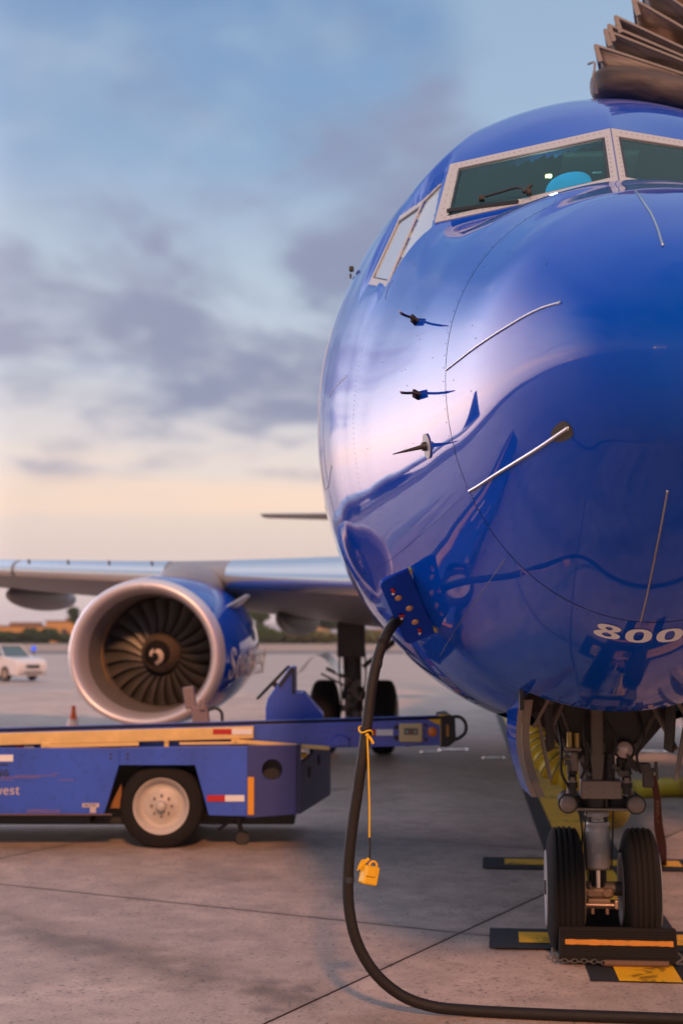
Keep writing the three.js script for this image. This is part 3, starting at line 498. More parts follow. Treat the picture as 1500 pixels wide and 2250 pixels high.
/* ------------------------------------------------ nose wheel well, doors and nose gear (aircraft coordinates, z = 0 at the gear) */
{
  const zf = SG - 2.87, zb = SG - 5.0, zc = (zf + zb) / 2, L = zf - zb, hw = 0.47;
  const well = part('wheel_well', [box(0.02, 0.85, L, -hw, 1.83, zc, 0), box(0.02, 0.85, L, hw, 1.83, zc, 0), box(0.96, 0.02, L, 0, 2.26, zc, 0), box(0.92, 0.68, 0.02, 0, 1.92, zf - 0.012, 0), box(0.92, 1.0, 0.02, 0, 1.76, zb + 0.012, 0)], M.gearDark, jet);
  for (let i = 0; i < 5; i++) part('well_rib', box(0.9, 0.06, 0.04, 0, 2.2, mix(zf, zb, (i + 0.5) / 5), 0.005), M.gearGrey, well);
  part('well_pipe', [rod([-0.4, 1.75, zf - 0.05], [-0.4, 1.7, zb + 0.1], 0.014), rod([0.38, 1.8, zf - 0.05], [0.4, 1.7, zb + 0.1], 0.018), rod([-0.44, 1.62, zf - 0.3], [0.44, 1.62, zf - 0.3], 0.02), rod([0.30, 1.7, zf - 0.05], [0.3, 1.5, zb + 0.2], 0.012)], M.gearGrey, well);
  // the two doors: curved skin outside, beige pressing inside
  for (const sx of [-1, 1]) {
    const prof = (v) => [mix(-0.475, -0.40, v) - 0.055 * Math.sin(v * Math.PI * 0.9), mix(1.44, 0.935, v)];
    const f = (off) => (u, v) => { const [x, y] = prof(v); const zz = mix(zf - 0.36 - 0.10 * Math.sin(v * 3), zf - 0.98, u); const dz = v > 0.85 ? (v - 0.85) * 0.5 : 0; return [sx * (x + off - 0.045 * u) + (sx < 0 ? 0.04 : 0), y + 0.05 * u * (1 - v), zz - dz * (1 - 2 * u)]; };
    const outer = gridGeo(20, 20, f(0)), inner = gridGeo(20, 20, f(0.028));
    const d = part('nose_gear_door', outer, Object.assign(M.paint.clone(), { side: THREE.DoubleSide }), jet);
    const ring = []; const e = (u, v) => [f(0)(u, v), f(0.028)(u, v)];
    for (const [a, b] of [[[0, 0], [0, 1]], [[0, 1], [1, 1]], [[1, 1], [1, 0]], [[1, 0], [0, 0]]]) ring.push(gridGeo(20, 1, (t, w) => e(mix(a[0], b[0], t), mix(a[1], b[1], t))[w ? 1 : 0]));
    part('door_lining', [inner, ...ring], Object.assign(M.beige.clone(), { side: THREE.DoubleSide }), d);
    const px = (x) => sx * x + (sx < 0 ? 0.04 : 0);
    part('door_flange', gridGeo(1, 20, (u, v) => { const q = f(0.03 + 0.04 * u)(0, v); q[2] -= 0.03 * u; return q; }), Object.assign(M.beige.clone(), { side: THREE.DoubleSide }), d);
    part('door_frame', [bar([px(-0.38), 1.36, 0.5], [px(-0.31), 1.0, 0.5], 0.06, 0.02)], M.beige, d);
    part('door_link', bar([px(-0.40), 1.28, 0.55], [px(-0.28), 1.50, 0.55], 0.045, 0.02), M.beige, d); part('door_link', rod([px(-0.34), 1.15, 0.3], [px(-0.2), 1.45, 0.1], 0.014), M.beige, d);
    part('door_bracket', [bar([px(-0.32), 1.5, 0.35], [px(-0.30), 1.14, 0.3], 0.02, 0.09), disc(0.03, 0.05, px(-0.31), 1.42, 0.36, 'x', 16)], M.gearGrey, d);
  }
  // gear leg
  const leg = part('nose_gear_leg', [
    lathe([[0.0, 0.45], [0.066, 0.452], [0.07, 0.47], [0.07, 0.655], [0.064, 0.67], [0.064, 0.69], [0.071, 0.695], [0.071, 0.708], [0.064, 0.712], [0.064, 0.748], [0.07, 0.752], [0.07, 0.764], [0.064, 0.768], [0.064, 0.782], [0.0, 0.785]], 36),
  ], M.gearWhite, jet);
  part('data_plate', extrude([[-0.035, 0.55], [0.03, 0.55], [0.03, 0.605], [-0.035, 0.605]], 0.003, 0.001).translate(0, 0, 0.0685), mat([0.30, 0.27, 0.25], { roughness: 0.5 }), leg);
  part('warning_band', new THREE.CylinderGeometry(0.0648, 0.0648, 0.03, 40, 1, true).translate(0, 0.732, 0), M.black, leg);
  part('band_lettering', [textGeo('PRESSURE', 0.011), textGeo('CAUTION', 0.011).translate(0, 0.014, 0)].map((g) => { g.translate(-0.035, 0.722, 0); const p = g.attributes.position; for (let i = 0; i < p.count; i++) { const a = p.getX(i) / 0.066; p.setXYZ(i, Math.sin(a) * 0.0665, p.getY(i), Math.cos(a) * 0.0665); } return g; }), M.white, leg);
  part('piston', new THREE.CylinderGeometry(0.05, 0.05, 0.2, 32).translate(0, 0.40, 0), M.chrome, leg);
  part('hydraulic_line', [tube([[-0.10, 0.78, 0.05], [-0.085, 0.66, 0.05], [-0.09, 0.55, 0.04], [-0.08, 0.44, 0.02]], 0.006, 20, 8), tube([[0.09, 0.78, 0.03], [0.085, 0.62, 0.03], [0.075, 0.46, 0.03]], 0.005, 20, 8), tube([[-0.06, 0.78, 0.075], [-0.077, 0.6, 0.06], [-0.06, 0.42, 0.06], [-0.05, 0.33, 0.07]], 0.004, 20, 8)], M.black, leg);
  part('torque_link', [bar([-0.035, 0.46, -0.09], [-0.02, 0.33, -0.2], 0.03, 0.03), bar([0.035, 0.46, -0.09], [0.02, 0.33, -0.2], 0.03, 0.03), bar([0, 0.28, -0.06], [0, 0.33, -0.2], 0.06, 0.03)], M.gearGrey, leg);
  part('axle_housing', [box(0.17, 0.06, 0.12, 0.0, 0.325, 0, 0.02), box(0.13, 0.035, 0.05, 0.0, 0.285, 0.075, 0.012), disc(0.022, 0.02, -0.04, 0.33, 0.065), disc(0.022, 0.02, 0.045, 0.33, 0.065), box(0.18, 0.03, 0.06, 0, 0.26, 0.06, 0.01), box(0.018, 0.045, 0.03, -0.035, 0.235, 0.07, 0.004), box(0.018, 0.045, 0.03, 0.045, 0.235, 0.07, 0.004)], mat([0.20, 0.14, 0.10], { roughness: 0.5, metalness: 0.3 }), leg);
  part('tow_pin', [rod([-0.10, 0.268, 0.10], [0.10, 0.268, 0.10], 0.009), box(0.025, 0.05, 0.03, -0.09, 0.272, 0.10, 0.008), box(0.025, 0.05, 0.03, 0.095, 0.272, 0.10, 0.008)], mat([0.42, 0.30, 0.24], { metalness: 0.5, roughness: 0.35 }), leg);
  part('axle', rod([-0.30, 0.343, 0], [0.34, 0.343, 0], 0.04), M.gearGrey, leg);
  // wheels
  const tyreGeo = (R, w, rimR, grooves, gd) => {
    const pts = [], n = 90, hw = w / 2; pts.push([rimR - 0.01, -hw * 0.62]); pts.push([rimR + 0.012, -hw * 0.80]);
    for (let i = 0; i <= n; i++) { // rounded shoulders, ribbed tread
      const t = -1 + 2 * i / n, a = Math.sign(t) * Math.min(1, Math.abs(t)), x = hw * Math.sin(a * Math.PI / 2) * 1.0; const e = Math.abs(x) / hw; let r = R - (R - rimR - 0.02) * Math.pow(e, 5.2) * 0.95;
      for (const gx of grooves) { const dgx = Math.abs(x - gx * hw); if (dgx < gd) r -= 0.010 * (1 - (dgx / gd) ** 4); }
      pts.push([r, x]);
    }
    pts.push([rimR + 0.012, hw * 0.80]); pts.push([rimR - 0.01, hw * 0.62]);
    return lathe(pts, 72).rotateZ(-Math.PI / 2);
  };
  const nt = tyreGeo(0.343, 0.205, 0.20, [-0.42, -0.14, 0.16, 0.46], 0.0065);
  const rimGeo = (r, w) => join([lathe([[0.0, 0], [r * 0.35, 0.0], [r * 0.42, 0.012], [r * 0.5, 0.02], [r * 0.74, 0.008], [r * 0.8, 0.03], [r * 0.95, 0.05], [r * 1.03, 0.062], [r * 1.06, 0.055], [r * 1.02, 0.04], [r, 0.0]], 40).rotateZ(-Math.PI / 2).translate(w / 2 - 0.055, 0, 0), disc(r * 0.22, 0.05, w / 2 - 0.045, 0, 0, 'x')]);
  for (const [x, s] of [[-0.186, -1], [0.232, 1]]) {
    const wl = part('nose_wheel', nt.clone().translate(x, 0.341, 0), M.rubber, jet);
    const rg = rimGeo(0.20, 0.205); if (s < 0) rg.rotateY(Math.PI);
    part('wheel_rim', rg.translate(x, 0.341, 0), M.gearWhite, wl);
    const rg2 = rimGeo(0.19, 0.205); if (s > 0) rg2.rotateY(Math.PI);
    part('wheel_rim', rg2.translate(x, 0.341, 0), M.beige, wl);
  }
  // steering head and everything above the leg
  const head = part('steering_collar', [box(0.23, 0.105, 0.14, 0.022, 0.905, 0.03, 0.012), box(0.34, 0.014, 0.2, 0.024, 0.795, 0.0, 0.004)], M.beige, jet);
  part('steering_frame', [box(0.30, 0.06, 0.1, 0.024, 0.825, -0.06, 0.01), box(0.012, 0.05, 0.12, -0.005, 0.825, 0.03, 0.002), box(0.012, 0.05, 0.12, 0.05, 0.825, 0.03, 0.002), box(0.20, 0.2, 0.16, 0.01, 1.02, -0.08, 0.03), rod([0, 0.8, 0], [0, 1.6, -0.05], 0.085, 0.085, 24)], M.gearDark, head);
  for (const sx of [-1, 1]) {
    const x = sx < 0 ? -0.165 : 0.212;
    const cyl = part('steering_cylinder', [disc(0.05, 0.26, x, 0.825, -0.02), disc(0.056, 0.02, x, 0.825, 0.09)], M.gearDark, head);
    part('cylinder_cap', new THREE.SphereGeometry(0.047, 24, 14, 0, Math.PI * 2, 0, Math.PI / 2).scale(1, 0.55, 1).rotateX(Math.PI / 2).translate(x, 0.825, 0.108), M.beige, head);
    const bx = sx < 0 ? -0.14 : 0.163;
    part('pivot_bolt', [disc(0.03, 0.02, bx, 1.0, 0.09, 'y'), disc(0.022, 0.05, bx, 1.03, 0.09, 'y'), box(0.05, 0.035, 0.05, bx, 0.97, 0.09, 0.01), disc(0.032, 0.03, bx, 0.93, 0.09, 'y'), disc(0.024, 0.04, bx, 0.9, 0.09, 'y')], M.gearDark, head);
    part('pivot_sleeve', [disc(0.026, 0.03, bx, 0.958, 0.092, 'y'), rod([bx, 0.93, 0.06], [x, 0.83, 0.02], 0.02)], M.beige, head);
  }
  const brace = part('drag_brace', [extrude([[-0.43, 1.46], [0.47, 1.46], [0.42, 1.33], [0.22, 1.10], [-0.16, 1.10], [-0.36, 1.33]], 0.05, 0.006).translate(0, 0, 0.02), extrude([[-0.43, 1.50], [0.47, 1.50], [0.40, 1.30], [-0.34, 1.30]], 0.04, 0.006).translate(0, 0, -0.5)], M.gearDark, jet);
  part('centre_strut', [box(0.072, 0.34, 0.05, -0.0, 1.26, 0.12, 0.012), extrude([[-0.036, 1.1], [0.036, 1.1], [0.022, 0.97], [-0.022, 0.97]], 0.045, 0.004).translate(0, 0, 0.1)], mat([0.13, 0.105, 0.085], { roughness: 0.5, map: again(dirt, 3) }), brace);
  for (const [a, b, r] of [[[-0.33, 1.42, 0.05], [-0.13, 1.08, 0.08], 0.018], [[0.38, 1.42, 0.05], [0.18, 1.08, 0.08], 0.018], [[-0.20, 1.35, 0.1], [-0.07, 1.02, 0.06], 0.012]]) part('actuator_rod', rod(a, b, r), M.gearGrey, brace);
  part('sensor_can', [disc(0.017, 0.085, -0.152, 1.185, 0.11, 'y'), disc(0.018, 0.085, -0.11, 1.18, 0.11, 'y')], mat([0.42, 0.31, 0.10], { roughness: 0.4, metalness: 0.4 }), brace);
  part('can_bracket', [box(0.095, 0.016, 0.06, -0.133, 1.132, 0.11, 0.004), box(0.05, 0.11, 0.05, -0.13, 1.06, 0.09, 0.012)], M.beige, brace);
  const lampB = part('taxi_lamp', [lathe([[0, -0.07], [0.05, -0.06], [0.058, 0], [0.058, 0.02], [0.05, 0.024], [0.046, 0.018]], 28).rotateX(Math.PI / 2).translate(0.152, 1.13, 0.1), box(0.08, 0.09, 0.06, 0.15, 1.04, 0.06, 0.015), disc(0.028, 0.02, 0.187, 1.055, 0.115)], M.gearDark, brace);
  part('lamp_lens', new THREE.SphereGeometry(0.1, 24, 8, 0, Math.PI * 2, 0, 0.47).rotateX(Math.PI / 2).translate(0.152, 1.13, 0.03), mat([0.52, 0.42, 0.40], { roughness: 0.25, clearcoat: 1 }), lampB);
  part('side_bracket', [box(0.09, 0.05, 0.06, 0.255, 1.03, 0.05, 0.01), box(0.06, 0.11, 0.05, 0.285, 0.97, 0.05, 0.01), rod([0.2, 1.03, 0.06], [0.33, 1.01, 0.06], 0.014), rod([0.33, 1.06, 0.06], [0.335, 0.96, 0.06], 0.010)], M.gearGrey, brace);
  part('hydraulic_hose', [tube([[0.05, 1.3, 0.15], [0.10, 1.18, 0.17], [0.07, 1.05, 0.16], [0.09, 0.96, 0.11]], 0.009, 30, 8), tube([[-0.06, 1.33, 0.14], [-0.075, 1.2, 0.17], [-0.055, 1.08, 0.16], [-0.09, 0.97, 0.12]], 0.009, 30, 8), tube([[0.23, 1.34, 0.1], [0.26, 1.2, 0.14], [0.22, 1.1, 0.12], [0.24, 1.0, 0.1]], 0.008, 30, 8), tube([[-0.22, 1.3, 0.1], [-0.2, 1.15, 0.15], [-0.2, 1.0, 0.13], [-0.15, 0.9, 0.1]], 0.008, 30, 8)], M.black, brace);
  part('well_fitting', Array.from({ length: 26 }, () => { const x = rr(-0.2, 0.24), y = rr(0.98, 1.16); return rnd() < 0.5 ? disc(rr(0.008, 0.02), rr(0.02, 0.05), x, y, rr(0.09, 0.14), rnd() < 0.5 ? 'z' : 'y', 14) : box(rr(0.015, 0.04), rr(0.015, 0.04), 0.04, x, y, rr(0.08, 0.12), 0.004); }), M.gearGrey, brace);
  for (const o of jet.children) if (['nose_gear_leg', 'nose_wheel', 'steering_collar', 'drag_brace'].includes(o.name)) o.position.x = -0.035;

  /* ---------- main gear */
  const mt = tyreGeo(0.555, 0.42, 0.28, [-0.45, -0.15, 0.15, 0.45], 0.012);
  for (const side of [-1, 1]) {
    const X = side * 2.76, Z = SG - 17.3, sx = (v) => X - side * v;   // v grows towards the fuselage
    const g = part('main_gear_leg', [rod([X, 0.5, Z], [X + side * 0.05, 2.3, Z], 0.13, 0.15, 24), rod([X, 0.52, Z], [X, 0.95, Z], 0.10), rod([X, 0.82, Z], [X, 1.0, Z], 0.19, 0.16), box(0.42, 1.0, 0.1, X + side * 0.02, 1.95, Z + 0.2, 0.02)], M.gearGrey, jet);
    part('side_brace', [bar([sx(0.14), 1.30, Z], [sx(1.2), 2.15, Z], 0.07, 0.07), bar([sx(-0.14), 1.15, Z], [sx(-0.42), 1.28, Z], 0.05, 0.05), bar([sx(-0.1), 1.0, Z], [sx(-0.5), 1.2, Z], 0.03, 0.03)], M.gearDark, g);
    part('gear_fitting', Array.from({ length: 24 }, () => box(rr(0.04, 0.1), rr(0.04, 0.12), 0.08, X + rr(-0.17, 0.17), rr(0.5, 1.15), Z + 0.14, 0.01)), M.beige, g);
    part('brake_line', [tube([[X - 0.15, 1.9, Z + 0.2], [X - 0.2, 1.3, Z + 0.2], [X - 0.16, 0.8, Z + 0.2], [X - 0.2, 0.55, Z + 0.1]], 0.014, 24, 8), tube([[X + 0.15, 1.9, Z + 0.2], [X + 0.2, 1.2, Z + 0.2], [X + 0.15, 0.7, Z + 0.2], [X + 0.22, 0.55, Z + 0.1]], 0.014, 24, 8)], M.black, g);
    const dg = gridGeo(20, 8, (u, v) => { const a = u * 1.9 - 0.25; return [X + side * (0.20 + 0.62 * u), 1.14 + 0.33 * Math.sin(u * Math.PI * 0.92 + 0.1) + 0.05 * v, Z + mix(0.35, -0.45, v)]; });
    part('leg_door', dg, Object.assign(M.slat.clone(), { side: THREE.DoubleSide }), g);
    for (const d of [-0.44, 0.44]) { const w = part('main_wheel', mt.clone().translate(X + d, 0.555, Z), M.rubber, jet); const r = rimGeo(0.28, 0.42); if (d < 0) r.rotateY(Math.PI); part('wheel_rim', r.translate(X + d, 0.555, Z), M.gearWhite, w); }
  }
}

/* ------------------------------------------------ wings, tail, engines (aircraft coordinates) */
const foil = (t, th) => { const x = t < 0.5 ? (1 - 2 * t) ** 2 : (2 * t - 1) ** 2, y = 5 * th * (0.2969 * Math.sqrt(x) - 0.126 * x - 0.3516 * x * x + 0.2843 * x ** 3 - 0.1036 * x ** 4); return [x, t < 0.5 ? y : -y * 0.8]; };
const wingAt = (L) => { const k = L < 5.6 ? (L - 1.2) / 4.4 : 1, sLE = 15.5 + 0.53 * (L - 4.83) - (L < 4.4 ? (4.4 - L) * 0.12 : 0), sTE = L < 5.6 ? 21.0 : mix(21.0, 25.4, (L - 5.6) / 11.6), y = 2.43 + 0.058 * (L - 1.9); return { s: sLE, c: sTE - sLE, y, ty: y - mix(0.42, 0.05, clamp((L - 1.5) / 12)), th: mix(0.15, 0.085, clamp((L - 2) / 9)) }; };
const wingPt = (side, L, t, off = 0) => { const w = wingAt(L), [x, y] = foil(t, w.th); return [side * L, mix(w.y, w.ty, x) + y * w.c + (t < 0.5 ? off : -off), SG - (w.s + x * w.c) + (x < 0.02 ? off : 0)]; };
for (const side of [-1, 1]) {
  const wing = part('wing', gridGeo(64, 40, (u, v) => wingPt(side, mix(1.2, 17.2, v), u)), Object.assign(M.wingGrey, { side: THREE.DoubleSide }), jet);
  const slatG = (L0, L1) => gridGeo(28, 20, (u, v) => wingPt(side, mix(L0, L1, v), mix(0.335, 0.565, u), 0.012));
  for (const [a, b] of [[1.6, 4.35], [5.35, 8.05], [8.12, 10.9], [10.97, 13.8], [13.87, 16.6]]) part('leading_edge_slat', slatG(a, b), Object.assign(M.slat, { side: THREE.DoubleSide }), wing);
  for (const L of [2.95, 5.9, 8.9, 12.0]) { // flap track fairings
    const w = wingAt(L), bx = L < 5 ? [2.02, 18.4, 0.24, 0.26, 2.0] : [w.y - 0.36, w.s + w.c * 0.78, 0.27, 0.25, 1.9];
    if (L === 2.95) { bx[0] = 2.03; }
    part('flap_track_fairing', new THREE.SphereGeometry(1, 28, 20).scale(bx[2] * 0.95, bx[3], bx[4]).translate(side * (L === 2.95 ? 3.75 : L), bx[0], SG - bx[1]), M.wingGrey, wing);
  }
  for (let i = 0; i < 4; i++) { const L = 5.6 + i * 0.75, p = wingPt(side, L, 0.40); part('vortex_tab', box(0.02, 0.05, 0.06, p[0], p[1] + 0.03, p[2], 0.005), M.gearDark, wing); }
  part('winglet', gridGeo(24, 10, (u, v) => { const w = wingAt(17.2), [x, y] = foil(u, 0.09), c = mix(w.c, 0.6, v); return [side * (17.2 + 0.4 * Math.sin(v * 1.3) + y * c), w.y + 2.4 * v ** 1.15, SG - (w.s + 1.3 * v + x * c)]; }), Object.assign(M.paint.clone(), { side: THREE.DoubleSide }), wing);
  // tailplane
  part('tailplane', gridGeo(40, 12, (u, v) => { const L = mix(0.3, 6.5, v), sLE = mix(28.3, 31.0, v), c = mix(3.2, 1.2, v), [x, y] = foil(u, 0.075); return [side * L, 4.52 + 0.075 * L * 0.6 + y * c, SG - (sLE + x * c)]; }), Object.assign(M.wingGrey.clone(), { side: THREE.DoubleSide }), jet);

  /* engine */
  const E = (x, y, z) => [side * 4.83 + x, 1.53 + y, SG - 12.6 - z]; // z aft of the lip
  const squash = (g) => { const p = g.attributes.position; for (let i = 0; i < p.count; i++) { const y = p.getY(i); if (y < 0) { const k = 1 - 0.10 * clamp(-y / 0.9); p.setY(i, y * k); } else p.setY(i, y * 0.965); } g.computeVertexNormals(); return g; };
  const tilt = 0.03;
  const place = (g) => { g.rotateX(-Math.PI / 2 + tilt); return g.translate(side * 4.83, 1.53, SG - 12.6); };   // lathe y (aft) -> -z
  const L2 = (pts, seg = 96) => { const g = new THREE.LatheGeometry(pts.map((p) => new THREE.Vector2(...p)), seg); g.rotateX(0); const q = g.attributes.position; return g; };
  const eng = (pts, sq = true, seg = 96) => { const g = L2(pts, seg); // axis y = aft
    const p = g.attributes.position; for (let i = 0; i < p.count; i++) { const x = p.getX(i), a = p.getY(i), z = p.getZ(i); p.setXYZ(i, x, z, -a); } // up = z, aft = -z
    if (sq) squash(g); g.computeVertexNormals(); g.rotateX(tilt); return g.translate(side * 4.83, 1.53, SG - 12.6); };
  const cowl = part('engine_nacelle', eng([[0.966, 0.21], [0.985, 0.40], [1.005, 0.75], [1.015, 1.2], [1.01, 1.7], [0.985, 2.2], [0.93, 2.8], [0.86, 3.25], [0.84, 3.25], [0.83, 2.6]]), Object.assign(M.paint.clone(), { side: THREE.DoubleSide }), jet);
  part('inlet_lip', eng([[0.966, 0.21], [0.958, 0.14], [0.944, 0.07], [0.918, 0.02], [0.885, 0], [0.85, 0.014], [0.822, 0.06], [0.80, 0.13], [0.785, 0.22], [0.775, 0.34]]), Object.assign(M.lip, { side: THREE.DoubleSide }), cowl);
  part('inlet_barrel', eng([[0.775, 0.34], [0.765, 0.45], [0.752, 0.6], [0.742, 0.85], [0.735, 1.3]]), Object.assign(M.barrel, { side: THREE.DoubleSide }), cowl);
  part('fan_case_ring', eng([[0.744, 0.80], [0.73, 0.82], [0.73, 0.86], [0.744, 0.88]], false), mat([0.42, 0.26, 0.10], { roughness: 0.4, metalness: 0.4 }), cowl);
  part('stator_disc', eng([[0.02, 1.32], [0.74, 1.30]], false), M.black, cowl);
  const cone = part('spinner', eng([[0.001, 0.52], [0.03, 0.53], [0.09, 0.60], [0.155, 0.70], [0.20, 0.79], [0.215, 0.84]], false, 48), mat([0.016, 0.015, 0.014], { roughness: 0.4 }), cowl);
  part('spinner_ring', eng([[0.165, 0.715], [0.21, 0.80], [0.245, 0.88], [0.26, 0.98], [0.25, 1.1]], false, 64), mat([0.20, 0.15, 0.11], { roughness: 0.4, metalness: 0.5 }), cowl);
  // white swirl on the spinner
  { const pos = [], ix = [], n = 48; for (let i = 0; i <= n; i++) { const t = i / n, a = 2.6 + t * 5.2, r = 0.018 + 0.085 * t ** 0.8, w = 0.010 + 0.016 * Math.sin(Math.min(1, t * 1.1) * 2.4); for (const q of [-1, 1]) { const R = r + q * w, zz = 0.515 + (R < 0.09 ? R * R * 9.2 + 0.012 : 0.60 + (R - 0.09) * 1.5 - 0.515); const p = E(R * Math.cos(a), -R * Math.sin(a) , zz - 0.02); pos.push(p[0], p[1] + 0.0, p[2] + 0.0); } if (i < n) { const k = i * 2; ix.push(k, k + 1, k + 2, k + 1, k + 3, k + 2); } }
    const g = new THREE.BufferGeometry(); g.setAttribute('position', new THREE.Float32BufferAttribute(pos, 3)); g.setIndex(ix); g.computeVertexNormals(); part('spinner_swirl', g, Object.assign(mat([0.62, 0.50, 0.42], { roughness: 0.5 }), { side: THREE.DoubleSide }), cowl); }
  // twenty-four wide fan blades, each twisted
  const blade = gridGeo(8, 16, (u, v) => { const r = mix(0.235, 0.733, v), tw = mix(0.75, 1.12, v), ch = mix(0.15, 0.225, Math.sin(v * 2.0)), c = (u - 0.5) * ch, cam = 0.022 * (1 - (2 * u - 1) ** 2); const tx = c * Math.sin(tw) + cam * Math.cos(tw), tz = c * Math.cos(tw) - cam * Math.sin(tw); const lean = 0.05 * Math.sin(v * 3); const a = (tx + lean) / r; return [r * Math.sin(a), r * Math.cos(a), -tz - 0.03 * v]; });
  for (let k = 0; k < 24; k++) { const g = blade.clone(); g.rotateZ(k / 24 * Math.PI * 2); g.rotateX(tilt); const m = part('fan_blade', g.translate(...E(0, -0.03, 0.98)), Object.assign(M.fan, { side: THREE.DoubleSide }), cowl); }
  part('exhaust_nozzle', eng([[0.60, 3.0], [0.56, 3.8], [0.48, 4.4], [0.46, 4.4], [0.4, 3.2]]), M.steel, cowl);
  part('pylon', new THREE.SphereGeometry(1, 32, 20).scale(0.40, 0.36, 1.75).translate(...E(0.05, 0.86, 2.6)), M.wingGrey, cowl);
  part('nacelle_strake', extrude([[0, 0], [0.85, 0], [0.75, 0.27], [0.5, 0.27]], 0.02, 0.004).rotateY(Math.PI / 2).rotateZ(side < 0 ? -0.85 : 0.85).translate(...E(-side * 0.78, 0.60, 1.0)), mat([0.32, 0.40, 0.52], { roughness: 0.4, clearcoat: 0.5 }), cowl);
  for (const k of [-1, 1]) { // script on the flank of the cowl, towards the fuselage for k = -side
    const g = textGeo('Southwest', 0.40, fontS, 6), bb = g.boundingBox, q = g.attributes.position; const facing = k;
    for (let i = 0; i < q.count; i++) { const along = 0.40 + (facing > 0 ? q.getX(i) : bb.max.x - q.getX(i)), up = q.getY(i) - 0.30, R = along < 1.2 ? mix(0.99, 1.02, clamp((along - 0.4) / 0.5)) : mix(1.02, 0.95, clamp((along - 1.5) / 1.2)); const a = up / R; q.setXYZ(i, ...E(facing * (R + 0.006) * Math.cos(a), (R + 0.006) * Math.sin(a) * (up < 0 ? 0.98 : 0.965), along)); }
    g.computeVertexNormals(); part('cowl_lettering', g, Object.assign(M.white.clone(), { side: THREE.DoubleSide }), cowl);
  }
}
part('belly_fairing', new THREE.SphereGeometry(1, 40, 24).scale(1.75, 0.62, 4.6).translate(0, 1.55, SG - 17.2), M.wingGrey, jet);
part('tail_fin', gridGeo(40, 14, (u, v) => { const y = mix(4.9, 12.2, v), sLE = mix(26.2, 31.6, v), c = mix(5.2, 2.2, v), [x, t] = foil(u, 0.09); return [t * c, y, SG - (sLE + x * c)]; }), Object.assign(M.paint.clone(), { side: THREE.DoubleSide }), jet);
tag(jet, null, null);

